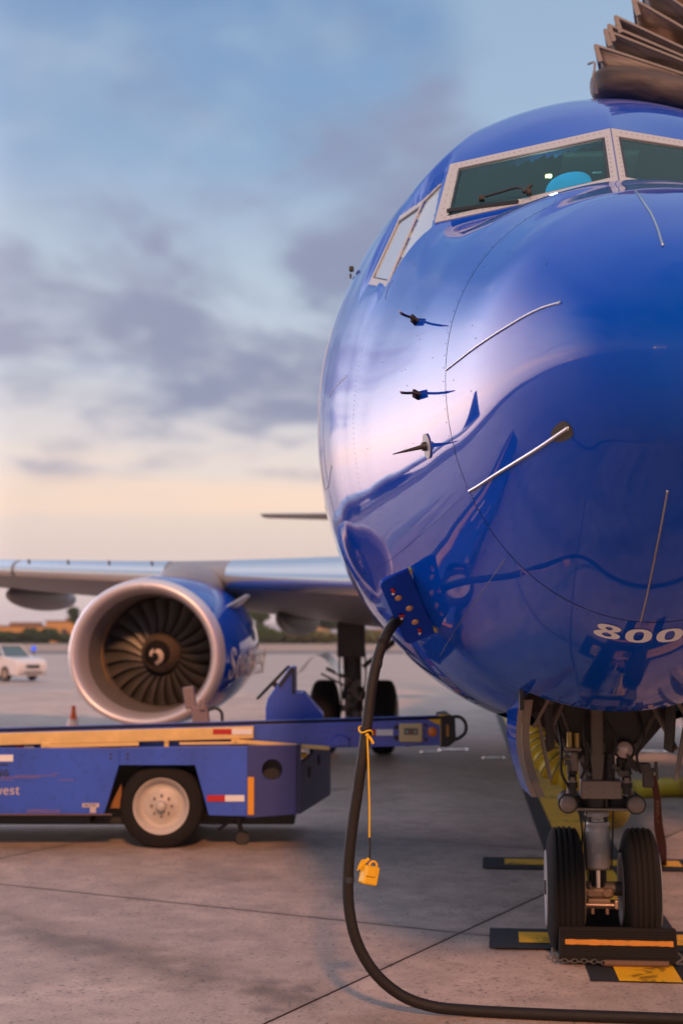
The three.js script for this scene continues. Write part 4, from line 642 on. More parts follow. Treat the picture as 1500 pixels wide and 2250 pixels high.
/* ------------------------------------------------ ground power cable and its hanging cap */
{
  const pts = [[0.335, 1.90, -7.16], [0.300, 1.872, -7.10], [0.262, 1.835, -7.05], [0.222, 1.778, -7.0], [0.184, 1.69, -6.95], [0.149, 1.545, -6.9], [0.122, 1.352, -6.85], [0.097, 1.185, -6.8], [0.069, 0.994, -6.8], [0.047, 0.846, -6.8], [0.032, 0.678, -6.8], [0.034, 0.51, -6.8], [0.072, 0.343, -6.8], [0.16, 0.195, -6.81], [0.285, 0.092, -6.82], [0.42, 0.045, -6.82], [0.60, 0.029, -6.81], [0.95, 0.028, -6.745], [1.56, 0.028, -6.66], [2.6, 0.028, -6.5], [4.5, 0.028, -5.6], [9, 0.028, -2]];
  const c = thing('ground_power_cable', 'thick black cable hanging from the nose receptacle and trailing across the concrete', 'cable', [0, 0, 0]);
  part('cable_jacket', tube(pts.slice(1), 0.0265, 260, 18), M.cable, c);
  part('plug_body', [rod([0.345, 1.92, -7.18], [0.265, 1.838, -7.053], 0.038, 0.031, 24), rod([0.205, 1.742, -6.978], [0.196, 1.722, -6.968], 0.0285, 0.0285, 20)], M.rubber, c);
  const cb = (a, b, rr_) => rod(a, b, rr_, rr_, 22);
  for (const [i, t] of [[4, 0.3], [7, 0.6], [10, 0.2]]) { const p = pts[i], q = pts[i + 1], m = (k) => p.map((v, n) => mix(v, q[n], k)); part('cable_band', cb(m(t), m(t + 0.16), 0.0275), M.seal, c); }
  const k = thing('connector_cap', 'yellow plastic connector cap dangling from the black cable on a yellow cord', 'plug cap', [0.128, 0.66, -6.745]);
  const O = [0.128, 0.66, -6.745], loc = (p) => [p[0] - O[0], p[1] - O[1], p[2] - O[2]];
  const cord = part('cord', [tube([loc([0.122, 1.30, -6.79]), loc([0.128, 1.1, -6.768]), loc([0.131, 0.95, -6.757]), loc([0.130, 0.83, -6.75])], 0.0048, 40, 8)], M.rope, k);
  const loopP = range(0, 1, 30).map((t) => { const a = t * Math.PI * 2; return loc([0.115 + 0.032 * Math.cos(a), 1.318 + 0.018 * Math.cos(a * 1) * -0.6 + 0.012 * Math.sin(a * 2), -6.832 + 0.034 * Math.sin(a)]); });
  part('cord_knot', [new THREE.TubeGeometry(new THREE.CatmullRomCurve3(loopP.map((p) => V(...p)), true), 50, 0.005, 8, true), tube([loc([0.122, 1.30, -6.79]), loc([0.138, 1.285, -6.785]), loc([0.150, 1.262, -6.78])], 0.0075, 12, 8), new THREE.SphereGeometry(0.0095, 12, 10).translate(...loc([0.122, 1.302, -6.79]))], M.rope, cord);
  part('dark_leader', tube([loc([0.130, 0.832, -6.75]), loc([0.133, 0.79, -6.748]), loc([0.131, 0.755, -6.746]), loc([0.129, 0.725, -6.745])], 0.005, 20, 8), M.black, k);
  part('cord_tuft', [tube([[0.0, 0.075, 0], [-0.03, 0.05, 0.01], [-0.045, 0.03, 0.01]], 0.009, 10, 8), ...Array.from({ length: 8 }, (_, i) => tube([[-0.005, 0.068, 0.005], [-0.025 - rr(0, 0.01), 0.062 + rr(-0.01, 0.01), 0.012], [-0.045 + rr(-0.01, 0.01), 0.03 + rr(-0.012, 0.012), 0.015]], 0.0035, 8, 6))], M.rope, k);
  const tilt = (g) => g.rotateZ(-0.22).rotateY(0.5);
  part('cap_shell', [tilt(new RoundedBoxGeometry(0.078, 0.088, 0.06, 4, 0.012)), tilt(new RoundedBoxGeometry(0.05, 0.045, 0.012, 3, 0.005).translate(-0.012, 0.018, 0.034)), tilt(new THREE.TorusGeometry(0.02, 0.006, 8, 20, Math.PI).translate(0.012, 0.044, 0))], mat([0.80, 0.45, 0.01], { roughness: 0.4, clearcoat: 0.2 }), k);
  part('cap_recess', tilt(new RoundedBoxGeometry(0.01, 0.06, 0.038, 2, 0.004).translate(0.0365, -0.004, 0)), mat([0.55, 0.28, 0.01], { roughness: 0.5 }), k);
}

/* ------------------------------------------------ chocks, streamer, air hose */
{
  const [cx, cd] = toWorld(0.045, 3.93);
  const mk = (label, s, stripeOk) => {
    const [x, d] = toWorld(0.045, s), c = thing('wheel_chock', label, 'wheel chock', [x, 0.016, -d], -PSI, 'rubber chocks at the nose wheels');
    const pr = []; const n = 5; // ribbed trapezoid seen end-on (z, y)
    const side = (z0, y0, z1, y1, k) => { for (let i = 0; i < k; i++) { const a = i / k, b = (i + 0.5) / k, t = (i + 0.62) / k; const nx = (y1 - y0), ny = -(z1 - z0), l = Math.hypot(nx, ny), o = 0.005; pr.push([mix(z0, z1, a), mix(y0, y1, a)], [mix(z0, z1, b), mix(y0, y1, b)], [mix(z0, z1, b + 0.02) + nx / l * o * -1, mix(y0, y1, b + 0.02) + ny / l * o * -1], [mix(z0, z1, a + 0.98 / k) + nx / l * o * -1, mix(y0, y1, a + 0.98 / k) + ny / l * o * -1]); } };
    const dir = stripeOk ? 1 : -1;
    const base = [[0.085, 0.0], [0.085, 0.02], [0.080, 0.052], [0.055, 0.105], [0.03, 0.15], [0.015, 0.162], [-0.015, 0.162], [-0.03, 0.15], [-0.085, 0.03], [-0.085, 0]];
    const g = new THREE.ExtrudeGeometry(new THREE.Shape(base.map((p) => new THREE.Vector2(p[0] * dir, p[1]))), { depth: 0.615, bevelEnabled: true, bevelSize: 0.004, bevelThickness: 0.006, bevelSegments: 2 }).translate(0, 0.004, -0.3075).rotateY(Math.PI / 2).rotateY(Math.PI);
    part('chock_body', g.rotateY(Math.PI), M.rubber, c);
    const ribs = [], P0 = [0.083 * dir, 0.03], P1 = [0.031 * dir, 0.152];
    for (let i = 0; i < 11; i++) { const t = i / 10; if (t > 0.42 && t < 0.66) continue; ribs.push(box(0.612, 0.006, 0.007, 0, mix(P0[1], P1[1], t) + 0.004, mix(P0[0], P1[0], t) + 0.005 * dir, 0.0022)); }
    part('chock_rib', ribs, M.rubber, c).userData.kind = 'stuff';
    const st = new THREE.PlaneGeometry(0.575, 0.028, 60, 3), q = st.attributes.position; for (let i = 0; i < q.count; i++) q.setY(i, q.getY(i) * (1 + 0.22 * (noise(q.getX(i) * 40, 2) - 0.5)));
    part('orange_stripe', st.rotateX(dir > 0 ? -0.40 : 0.40 + Math.PI).translate(0.005, 0.102, 0.0655 * dir), Object.assign(mat([0.62, 0.24, 0.015], { roughness: 0.7, map: again(wear, 1.4), side: THREE.DoubleSide })), c);
    return c;
  };
  const front = mk('black ribbed rubber chock with an orange stripe, lying in front of the nose tyres', 3.80, true);
  part('chock_handle', [rod([-0.08, 0.006, 0.125], [0.26, 0.008, 0.12], 0.018, 0.016, 14)], mat([0.16, 0.09, 0.055], { roughness: 0.8, map: again(dirt, 1, 6) }), front);
  const links = []; for (let i = 0; i < 11; i++) { const t = i / 10, g = new THREE.TorusGeometry(0.011, 0.003, 6, 12); g.scale(1.5, 1, 1); if (i % 2) g.rotateX(Math.PI / 2); links.push(g.rotateY(rr(-0.4, 0.4)).translate(mix(-0.34, -0.08, t), 0.006 + 0.004 * rnd(), 0.09 + 0.03 * t + 0.01 * Math.sin(t * 7))); }
  part('chain', links, M.gearGrey, front).userData.kind = 'stuff';
  part('rope_end', [tube([[-0.30, 0.01, 0.06], [-0.34, 0.02, 0.05], [-0.35, 0.05, 0.0], [-0.33, 0.03, -0.05]], 0.006, 16, 8), tube([[0.31, 0.06, 0.05], [0.335, 0.03, 0.08], [0.30, 0.008, 0.10], [0.34, 0.01, 0.115]], 0.006, 16, 8)], M.gearGrey, front);
  mk('black rubber chock wedged behind the nose tyres, seen between them', 4.62, false);

  const s = thing('warning_streamer', 'dark red ribbon with white lettering hanging beside the nose gear', 'streamer', [0, 0, 0]);
  const [ax, ad] = toWorld(0.275, 4.03), top = V(ax, 0.985, -ad), bot = V(2.47, 0.012, -11.1);
  const sag = (u, v) => { const p = top.clone().lerp(bot, v); p.y -= 0.02 * Math.sin(v * Math.PI); p.z += 0.03 * Math.sin(v * 5); p.x += (u - 0.5) * mix(0.040, 0.075, v) + 0.006 * Math.sin(v * 11); p.z += 0.01 * Math.sin(u * 3 + v * 9); return p; };
  part('ribbon', gridGeo(6, 60, (u, v) => sag(u, v).toArray()), mat([0.085, 0.012, 0.010], { roughness: 0.75, side: THREE.DoubleSide }), s);
  [['REMOVE', 0.20, 0.44], ['BEFORE', 0.48, 0.70], ['FLIGHT', 0.74, 0.95]].forEach(([word, v0, v1]) => {
    const tg = textGeo(word, 1, font, 4), bb = tg.boundingBox, q = tg.attributes.position;
    for (let i = 0; i < q.count; i++) { const v = mix(v0, v1, (q.getX(i) - bb.min.x) / (bb.max.x - bb.min.x)), u = 0.5 + 0.22 * ((q.getY(i) - bb.min.y) / (bb.max.y - bb.min.y) - 0.5) * 2, p = sag(u, v); q.setXYZ(i, p.x, p.y + 0.002, p.z + 0.006); }
    tg.computeVertexNormals(); part('ribbon_lettering', tg, Object.assign(mat([0.30, 0.17, 0.14], { roughness: 0.7 }), { side: THREE.DoubleSide }), s);
  });
  part('pull_ring', new THREE.TorusGeometry(0.014, 0.003, 8, 20).translate(top.x, top.y + 0.015, top.z), M.steel, s);

  // conditioned air hose: corrugated yellow duct rising behind the nose gear, with the flat run along the ground
  const h = thing('air_conditioning_hose', 'yellow corrugated air hose rising under the belly behind the nose gear', 'air hose', [0, 0, 0]);
  const hc = new THREE.CatmullRomCurve3([V(1.84, 1.42, -11.5), V(1.60, 1.27, -11.3), V(1.53, 1.10, -11.1), V(1.54, 0.94, -11.0), V(1.59, 0.81, -10.9), V(1.68, 0.745, -10.85), V(1.80, 0.735, -10.8)]);
  const NS = 260, fr = hc.computeFrenetFrames(NS, false), rad = (t) => 0.118 + 0.010 * Math.sin(t * 2 * Math.PI * 20);
  const hg = gridGeo(36, NS, (u, v) => { const k = Math.round(v * NS), p = hc.getPointAt(v), a = u * Math.PI * 2; return p.addScaledVector(fr.normals[k], rad(v) * Math.cos(a)).addScaledVector(fr.binormals[k], rad(v) * Math.sin(a)).toArray(); }, true);
  part('corrugated_duct', hg, M.hose, h);
  const bands = []; for (let i = 0; i < 17; i++) { const t = 0.06 + i * 0.05, p = hc.getPointAt(Math.min(t, 0.99)), k = Math.round(Math.min(t, 0.99) * NS), g = new THREE.TorusGeometry(0.121, 0.0085, 8, 40); const m = new THREE.Matrix4().makeBasis(fr.normals[k], fr.binormals[k], fr.tangents[k]).setPosition(p); bands.push(g.applyMatrix4(m)); }
  part('dark_rib', bands, mat([0.05, 0.04, 0.02], { roughness: 0.7 }), h).userData.kind = 'stuff';
  part('hose_cuff', [rod([1.72, 0.735, -10.83], [1.90, 0.74, -10.77], 0.125, 0.125, 32), rod([1.70, 0.735, -10.835], [1.73, 0.735, -10.825], 0.134, 0.134, 32)], M.hose, h);
  const h2 = thing('ground_hose', 'flat yellow hose lying along the concrete beyond the nose gear', 'hose', [0, 0, 0]);
  const hp = new THREE.CatmullRomCurve3([V(1.92, 0.68, -10.9), V(2.25, 0.35, -11.8), V(2.45, 0.11, -13.4), V(2.85, 0.10, -15.2), V(3.5, 0.10, -15.9), V(4.3, 0.10, -15.7), V(6.5, 0.10, -14)]);
  part('hose_tube', new THREE.TubeGeometry(hp, 140, 0.105, 18), M.hose, h2);
  part('hose_joint', range(0.18, 0.9, 8).map((t) => { const p = hp.getPointAt(t), a = hp.getTangentAt(t); return rod(p.clone().addScaledVector(a, -0.03).toArray(), p.clone().addScaledVector(a, 0.03).toArray(), 0.112, 0.112, 24); }), mat([0.36, 0.25, 0.02], { roughness: 0.6 }), h2);
}
/* round steel covers let into the concrete */
for (const [x, d, r, l] of [[1.74, 22.4, 0.22, 'bright round steel cover in the concrete beyond the end of the belt loader'], [2.21, 20.9, 0.15, 'small bright round cover in the concrete between the belt loader and the yellow line'], [1.34, 22.0, 0.12, 'smallest bright round cover in the concrete beneath the end of the belt loader'], [4.75, 22.1, 0.22, 'bright round steel cover in the concrete seen past the right side of the nose gear']]) {
  const c = thing('pit_cover', l, 'pit cover', [x, 0, -d]);
  part('cover_plate', lathe([[0, 0.012], [r * 0.9, 0.010], [r, 0.004]], 40), mat([0.88, 0.85, 0.85], { metalness: 0.3, roughness: 0.3 }), c);
  part('cover_rim', new THREE.TorusGeometry(r * 1.05, 0.012, 8, 40).rotateX(Math.PI / 2).translate(0, 0.003, 0), M.steel, c);
}

/* ------------------------------------------------ belt loader (own axes: x along the belt, z towards the camera) */
{
  const B = thing('belt_loader', 'blue baggage belt loader with cream side rails parked beside the nose', 'belt loader', [-1.5, 0, -12.0]);
  const ch = part('chassis_panel', extrude([[-4.6, 0.288], [-0.475, 0.288], [-0.352, 0.70], [-0.352, 0.832], [-4.6, 0.845]], 0.05, 0.004).translate(0, 0, -0.03), M.loader, B);
  part('panel_edge', [box(4.2, 0.012, 0.03, -2.5, 0.293, 0.03, 0.003)], mat([0.16, 0.09, 0.09], { roughness: 0.7, map: again(wear, 2) }), ch);
  const fp = part('wheel_arch_panel', extrude([[-0.345, 0.70], [0.285, 0.70], [0.403, 0.288], [0.715, 0.280], [0.715, 0.850], [-0.345, 0.836]], 0.05, 0.004).translate(0, 0, -0.03), M.loader, B);
  part('arch_lining_and_shade_box', [box(1.0, 0.03, 0.8, -0.02, 0.76, -0.45, 0.01), box(5, 0.40, 0.06, -2.3, 0.50, -0.40, 0.01), box(1.4, 0.45, 0.05, 0.0, 0.55, -0.42, 0.01), box(4.0, 0.10, 0.5, -2.6, 0.25, -0.35, 0.01), box(0.5, 0.2, 0.3, 0.55, 0.33, -0.4, 0.02), box(5.4, 0.16, 1.2, -1.6, 0.24, -0.95, 0.02)], M.black, B);  // wheel arch lining; the widest low box is added to darken the space underneath
  part('frame_gusset', extrude([[-0.46, 0.32], [-0.36, 0.32], [-0.36, 0.52]], 0.03, 0.003).translate(0, 0, -0.22), mat([0.28, 0.12, 0.03], { roughness: 0.7 }), B);
  for (let i = 0; i < 4; i++) part('rivet', disc(0.009, 0.006, -0.42 + (i % 2) * 0.14, 0.785 - (i >> 1) * 0.035, 0.022, 'z', 12), M.gearDark, i % 2 ? fp : ch);
  // front box with its round hole and slanted end
  const face = new THREE.Shape([[0, 0.268], [0.405, 0.29], [0.405, 0.856], [0, 0.858]].map((p) => new THREE.Vector2(...p))); const hole = new THREE.Path(); hole.absellipse(0.205, 0.655, 0.088, 0.092, 0, Math.PI * 2); face.holes.push(hole);
  const fg = new THREE.ExtrudeGeometry(face, { depth: 0.03, bevelEnabled: true, bevelSize: 0.003, bevelThickness: 0.003, bevelSegments: 2 }).rotateY(0.13).translate(0.715, 0, -0.005);
  const fb = part('front_box', fg, mat([0.016, 0.030, 0.20], { roughness: 0.45, map: again(dirt, 0.8), clearcoat: 0.3, clearcoatRoughness: 0.3 }), B);
  part('hole_sleeve', new THREE.CylinderGeometry(0.092, 0.092, 0.12, 32, 1, true).rotateX(Math.PI / 2).translate(0.915, 0.655, -0.09), Object.assign(M.loader.clone(), { side: THREE.DoubleSide }), fb);
  part('hole_back', disc(0.095, 0.01, 0.915, 0.655, -0.15, 'z', 32), M.black, fb);
  const eg = new THREE.Shape([[0, 0.29], [1.62, 0.27], [1.62, 0.86], [0.65, 0.86], [0.65, 0.74], [0.03, 0.70], [0.03, 0.86], [0, 0.86]].map((p) => new THREE.Vector2(...p)));
  part('end_panel', new THREE.ExtrudeGeometry(eg, { depth: 0.03, bevelEnabled: true, bevelSize: 0.003, bevelThickness: 0.003, bevelSegments: 1 }).rotateY(Math.PI / 2 - 0.148).translate(1.125, 0, -0.055), mat([0.03, 0.04, 0.13], { roughness: 0.55, map: again(dirt, 0.8) }), fb);
  part('box_interior', [box(0.42, 0.03, 1.4, 0.92, 0.30, -0.85, 0.01), box(0.03, 0.5, 1.4, 0.72, 0.55, -0.8, 0.01)], M.black, fb);
  for (const [z, y] of [[-0.45, 0.60], [-0.95, 0.66]]) part('end_handle', box(0.02, 0.09, 0.03, 1.125 + 0.148 * (-z) + 0.032, y, z, 0.006), M.black, fb);
  part('toggle_block', box(0.05, 0.03, 0.16, 1.18, 0.76, -0.25, 0.008), M.yellow, fb);
  part('amber_marker', [box(0.052, 0.31, 0.012, 0.748, 0.445, 0.026, 0.003)], mat([0.66, 0.28, 0.015], { roughness: 0.35 }), fp);
  const reflector = (x, y, w, h, z, flip, par) => { const a = flip ? [[M.white, 0.45], [M.red, 0.55]] : [[M.red, 0.48], [M.white, 0.52]]; let o = x; for (const [m, f] of a) { part(m === M.red ? 'red_reflector' : 'white_reflector', box(w * f, h, 0.006, o + w * f / 2, y, z, 0.0015), m, par); o += w * f; } };
  reflector(0.385, 0.425, 0.31, 0.052, 0.026, false, fp);
  part('white_reflector', box(0.4, 0.055, 0.006, -1.43, 0.755, 0.024, 0.0015), M.white, ch);
  // lettering on the side panel
  const put = (s, size, x, y, m, f = font) => { const g = textGeo(s, size, f), bb = g.boundingBox; return part('side_lettering', g.translate(x - bb.max.x, y, 0.0245), m, ch); };
  put('Southwest', 0.070, -1.172, 0.455, mat([0.42, 0.36, 0.40], { roughness: 0.6 }));
  put('WING', 0.055, -1.265, 0.605, M.black);
  part('black_rule', box(0.6, 0.010, 0.004, -1.57, 0.70, 0.0245, 0.001), M.black, ch);
  part('stencil_label', [box(0.14, 0.034, 0.003, -0.58, 0.368, 0.0235, 0.001), box(0.05, 0.045, 0.003, -0.56, 0.328, 0.0235, 0.001)], mat([0.46, 0.40, 0.42], { roughness: 0.6 }), ch);
  part('stencil_letters', textGeo('NO STEP', 0.018, font, 3).translate(-0.635, 0.360, 0.026), M.black, ch);
  part('paint_scrape', Array.from({ length: 22 }, () => box(rr(0.05, 0.35), rr(0.003, 0.007), 0.002, rr(-2.3, -0.7), rnd() < 0.5 ? 0.31 + rr(0, 0.02) : 0.60 + rr(-0.03, 0.03), 0.0233, 0.0006)), mat([0.22, 0.13, 0.24], { roughness: 0.8 }), ch).userData.kind = 'stuff';
  // wheel
  const tp = []; const R = 0.352, hw = 0.13; tp.push([0.225, -hw * 0.7], [0.24, -hw * 0.9]); for (let i = 0; i <= 40; i++) { const t = -1 + i / 20, e = Math.abs(t); tp.push([R - (R - 0.25) * e ** 7 - (Math.abs(t % 0.5) < 0.06 && e < 0.8 ? 0.012 : 0), hw * t]); } tp.push([0.24, hw * 0.9], [0.225, hw * 0.7]);
  for (const [x, z] of [[-0.005, -0.16], [-3.7, -0.16], [-0.005, -1.5], [-3.7, -1.5]]) {
    const w = part('wheel', lathe(tp, 64).rotateX(Math.PI / 2).translate(x, R, z), M.rubber, B);
    part('wheel_rim', lathe([[0.0, 0.02], [0.045, 0.02], [0.05, 0.0], [0.12, -0.01], [0.145, -0.035], [0.185, -0.03], [0.195, 0.0], [0.215, 0.03], [0.232, 0.05], [0.236, 0.045], [0.226, 0.02], [0.22, -0.1]], 48).rotateX(Math.PI / 2).translate(x, R, z + 0.075), Object.assign(M.rim, { side: THREE.DoubleSide }), w);
    part('hub_cap', [lathe([[0, 0.055], [0.03, 0.052], [0.042, 0.035], [0.046, 0.0]], 24).rotateX(Math.PI / 2).translate(x, R, z + 0.09)], M.rim, w);
    const nuts = []; for (let k = 0; k < 8; k++) { const a = k * Math.PI / 4; nuts.push(disc(0.011, 0.03, x + 0.085 * Math.cos(a), R + 0.085 * Math.sin(a), z + 0.075, 'z', 6)); } part('wheel_nut', nuts, mat([0.20, 0.14, 0.11], { roughness: 0.6 }), w);
  }
  part('stabiliser_foot', [disc(0.055, 0.06, 0.66, 0.06, -0.3, 'z', 20), bar([0.45, 0.12, -0.3], [0.64, 0.27, -0.3], 0.03, 0.03), bar([0.66, 0.06, -0.3], [0.6, 0.3, -0.3], 0.025, 0.04)], M.gearDark, B);
  // conveyor, rising slightly to the right
  const sl = 0.0285, Y = (x) => 1.018 + sl * x, Z0 = -0.16, W = 0.60;   // Y: top of the belt
  const beam = part('conveyor_beam', extrude([[-4.8, Y(-4.8) - 0.20], [2.40, Y(2.4) - 0.235], [2.40, Y(2.4) - 0.022], [-4.8, Y(-4.8) - 0.022]], 0.04, 0.004).translate(0, 0, Z0 - 0.04), M.loader, B);
  part('far_side_beam', extrude([[-4.8, Y(-4.8) - 0.20], [2.40, Y(2.4) - 0.235], [2.40, Y(2.4) - 0.022], [-4.8, Y(-4.8) - 0.022]], 0.04, 0.004).translate(0, 0, Z0 - W), M.loader, B);
  part('conveyor_belt', [box(7.25, 0.022, 0.03, -1.175, Y(-1.175) - 0.008, Z0 - 0.02, 0.004, 0, 0, sl), extrude([[-4.8, Y(-4.8) - 0.05], [2.42, Y(2.4) - 0.05], [2.42, Y(2.4) - 0.03], [-4.8, Y(-4.8) - 0.03]], W - 0.06, 0.003).translate(0, 0, Z0 - W + 0.02), extrude([[-4.8, Y(-4.8) - 0.19], [2.45, Y(2.4) - 0.20], [2.45, Y(2.4) - 0.18], [-4.8, Y(-4.8) - 0.17]], W - 0.1, 0.003).translate(0, 0, Z0 - W + 0.05)], M.rubber, B);
  const rail = part('side_rail', extrude([[-4.6, Y(-4.6) - 0.115], [0.755, Y(0.75) - 0.125], [0.755, Y(0.75) - 0.035], [-4.6, Y(-4.6) - 0.028]], 0.05, 0.006).translate(0, 0, Z0 + 0.03), M.rail, B);
  reflector(0.42, Y(0.5) - 0.066, 0.33, 0.044, Z0 + 0.082, false, rail);
  part('rail_hinge', [box(0.075, 0.055, 0.05, 0.61, Y(0.6) - 0.145, Z0 + 0.05, 0.01), box(0.09, 0.06, 0.05, -0.98, Y(-0.98) - 0.135, Z0 + 0.06, 0.012), disc(0.014, 0.02, 0.61, Y(0.6) - 0.15, Z0 + 0.08), disc(0.014, 0.02, -0.98, Y(-0.98) - 0.14, Z0 + 0.09), box(0.04, 0.09, 0.04, 0.03, 0.872, Z0 + 0.06, 0.008), disc(0.014, 0.03, 0.03, 0.895, Z0 + 0.08)], M.rail, rail);
  part('rail_arm', [bar([0.62, Y(0.62) - 0.150, Z0 + 0.07], [1.40, Y(1.4) - 0.232, Z0 + 0.03], 0.02, 0.034), bar([-0.97, Y(-0.97) - 0.145, Z0 + 0.08], [-0.2, 0.865, Z0 + 0.08], 0.02, 0.032), bar([0.14, 0.868, Z0 + 0.08], [0.70, 0.874, Z0 + 0.08], 0.02, 0.022)], M.rail, rail);
  reflector(-1.25, Y(-1.2) - 0.150, 0.16, 0.035, Z0 + 0.03, false, beam);
  part('arm_bracket', extrude([[1.38, 0.845], [1.56, 0.850], [1.56, 0.895], [1.52, 0.925], [1.45, 0.925]], 0.05, 0.004).translate(0, 0, Z0 - 0.005), M.loader, beam);
  reflector(1.66, Y(1.8) - 0.115, 0.275, 0.052, Z0 + 0.004, false, beam);
  const holes = []; for (const [x, y, r] of [[1.965, -0.075, 0.020], [1.965, -0.165, 0.021], [2.215, -0.066, 0.013], [2.215, -0.185, 0.014], [1.565, -0.165, 0.010], [1.2, -0.14, 0.006], [0.9, -0.15, 0.006]]) holes.push(disc(r, 0.012, x, Y(x) + y, Z0 + 0.002)); part('bolt_hole', holes, M.black, beam);
  const cbx = part('control_box', [box(0.195, 0.155, 0.05, 2.085, Y(2.08) - 0.123, Z0 + 0.025, 0.012)], mat([0.60, 0.46, 0.24], { roughness: 0.5 }), beam);
  part('box_window', [box(0.115, 0.055, 0.006, 2.085, Y(2.08) - 0.112, Z0 + 0.051, 0.002)], mat([0.08, 0.10, 0.07], { roughness: 0.4 }), cbx);
  for (let k = 0; k < 3; k++) part('push_button', disc(0.013, 0.014, 2.05 + k * 0.035, Y(2.08) - 0.113, Z0 + 0.058), mat(k === 1 ? [0.30, 0.05, 0.05] : [0.28, 0.30, 0.28], { roughness: 0.4 }), cbx);
  part('box_screw', [-1, 1].flatMap((a) => [-1, 1].map((b) => disc(0.007, 0.006, 2.085 + a * 0.072, Y(2.08) - 0.123 + b * 0.063, Z0 + 0.052, 'z', 10))), M.yellow, cbx);
  part('marker_light', [lathe([[0, 0.02], [0.025, 0.018], [0.038, 0.008], [0.042, 0]], 28).rotateX(Math.PI / 2).translate(2.268, Y(2.27) - 0.122, Z0)], M.orange, beam);
  const cap = part('end_cap', [extrude([[2.345, Y(2.35) - 0.245], [2.40, Y(2.4) - 0.245], [2.44, Y(2.4) - 0.215], [2.46, Y(2.4) - 0.19], [2.455, Y(2.45) - 0.02], [2.42, Y(2.45) + 0.012], [2.345, Y(2.35) + 0.004]], W + 0.04, 0.006).translate(0, 0, Z0 - W - 0.015)], M.black, B);
  part('grab_handle', tube([[2.44, Y(2.45) + 0.0, Z0 + 0.02], [2.50, Y(2.5) - 0.005, Z0 + 0.02], [2.545, Y(2.5) - 0.05, Z0 + 0.02], [2.545, Y(2.5) - 0.13, Z0 + 0.02], [2.50, Y(2.5) - 0.175, Z0 + 0.02], [2.45, Y(2.45) - 0.195, Z0 + 0.02]], 0.015, 40, 10), M.black, cap);
  part('cap_badge', box(0.022, 0.1, 0.004, 2.395, Y(2.4) - 0.115, Z0 + 0.027, 0.001), mat([0.40, 0.18, 0.03], { roughness: 0.6 }), cap);
  part('corner_plate', [extrude([[2.23, Y(2.2) - 0.018], [2.345, Y(2.35) - 0.018], [2.345, Y(2.35) - 0.075]], 0.008, 0.001).translate(0, 0, Z0 + 0.001), box(0.012, 0.20, 0.01, 2.340, Y(2.34) - 0.13, Z0 + 0.004, 0.002), box(0.1, 0.018, 0.02, 2.38, Y(2.38) + 0.012, Z0 + 0.01, 0.004)], M.yellow, cap);
  part('drain_stub', rod([2.06, 0.83, Z0 - 0.05], [2.06, 0.865, Z0 - 0.05], 0.008), M.black, beam);
  // driver console behind the belt with a thin steering wheel
  const con = part('driver_console', [extrude([[0.815, 0.85], [0.815, 1.12], [0.83, 1.19], [1.032, 1.475], [1.058, 1.475], [1.062, 1.24], [1.145, 1.24], [1.32, 1.04], [1.32, 0.85]], 0.6, 0.01).translate(0, 0, -1.72)], M.loader, B);
  part('console_top', bar([1.10, 1.252, -1.42], [1.325, 1.03, -1.42], 0.58, 0.012), mat([0.06, 0.09, 0.22], { roughness: 0.4 }), con);
  part('console_trim', [bar([1.062, 1.24, -1.115], [1.060, 1.475, -1.115], 0.02, 0.025), bar([1.055, 1.478, -1.115], [0.93, 1.31, -1.115], 0.02, 0.03), bar([1.062, 1.24, -1.72], [1.060, 1.475, -1.72], 0.02, 0.025)], M.black, con);
  const sw = new THREE.TorusGeometry(0.205, 0.014, 10, 48).rotateX(Math.PI / 2).rotateZ(0.80).translate(0.86, 1.335, -1.4);
  part('steering_wheel', [sw, rod([0.86, 1.335, -1.4], [0.95, 1.25, -1.4], 0.025), bar([0.71, 1.18, -1.4], [1.0, 1.48, -1.4], 0.02, 0.014), bar([0.86, 1.33, -1.59], [0.86, 1.33, -1.21], 0.014, 0.02)], M.black, con);
  const wl = part('work_lamp_post', [box(0.10, 0.20, 0.09, 0.12, 1.21, -1.05, 0.012, 0, 0, 0.16), box(0.15, 0.17, 0.1, 0.22, 1.05, -1.05, 0.012, 0, 0, 0.12), box(0.05, 0.10, 0.05, 0.245, 1.145, -1.0, 0.01)], mat([0.20, 0.15, 0.15], { roughness: 0.6 }), B);
  part('lamp_lead', tube([[0.29, 1.10, -1.02], [0.36, 1.115, -1.02], [0.41, 1.08, -1.02], [0.42, 1.0, -1.02]], 0.014, 24, 8), M.black, wl);
}

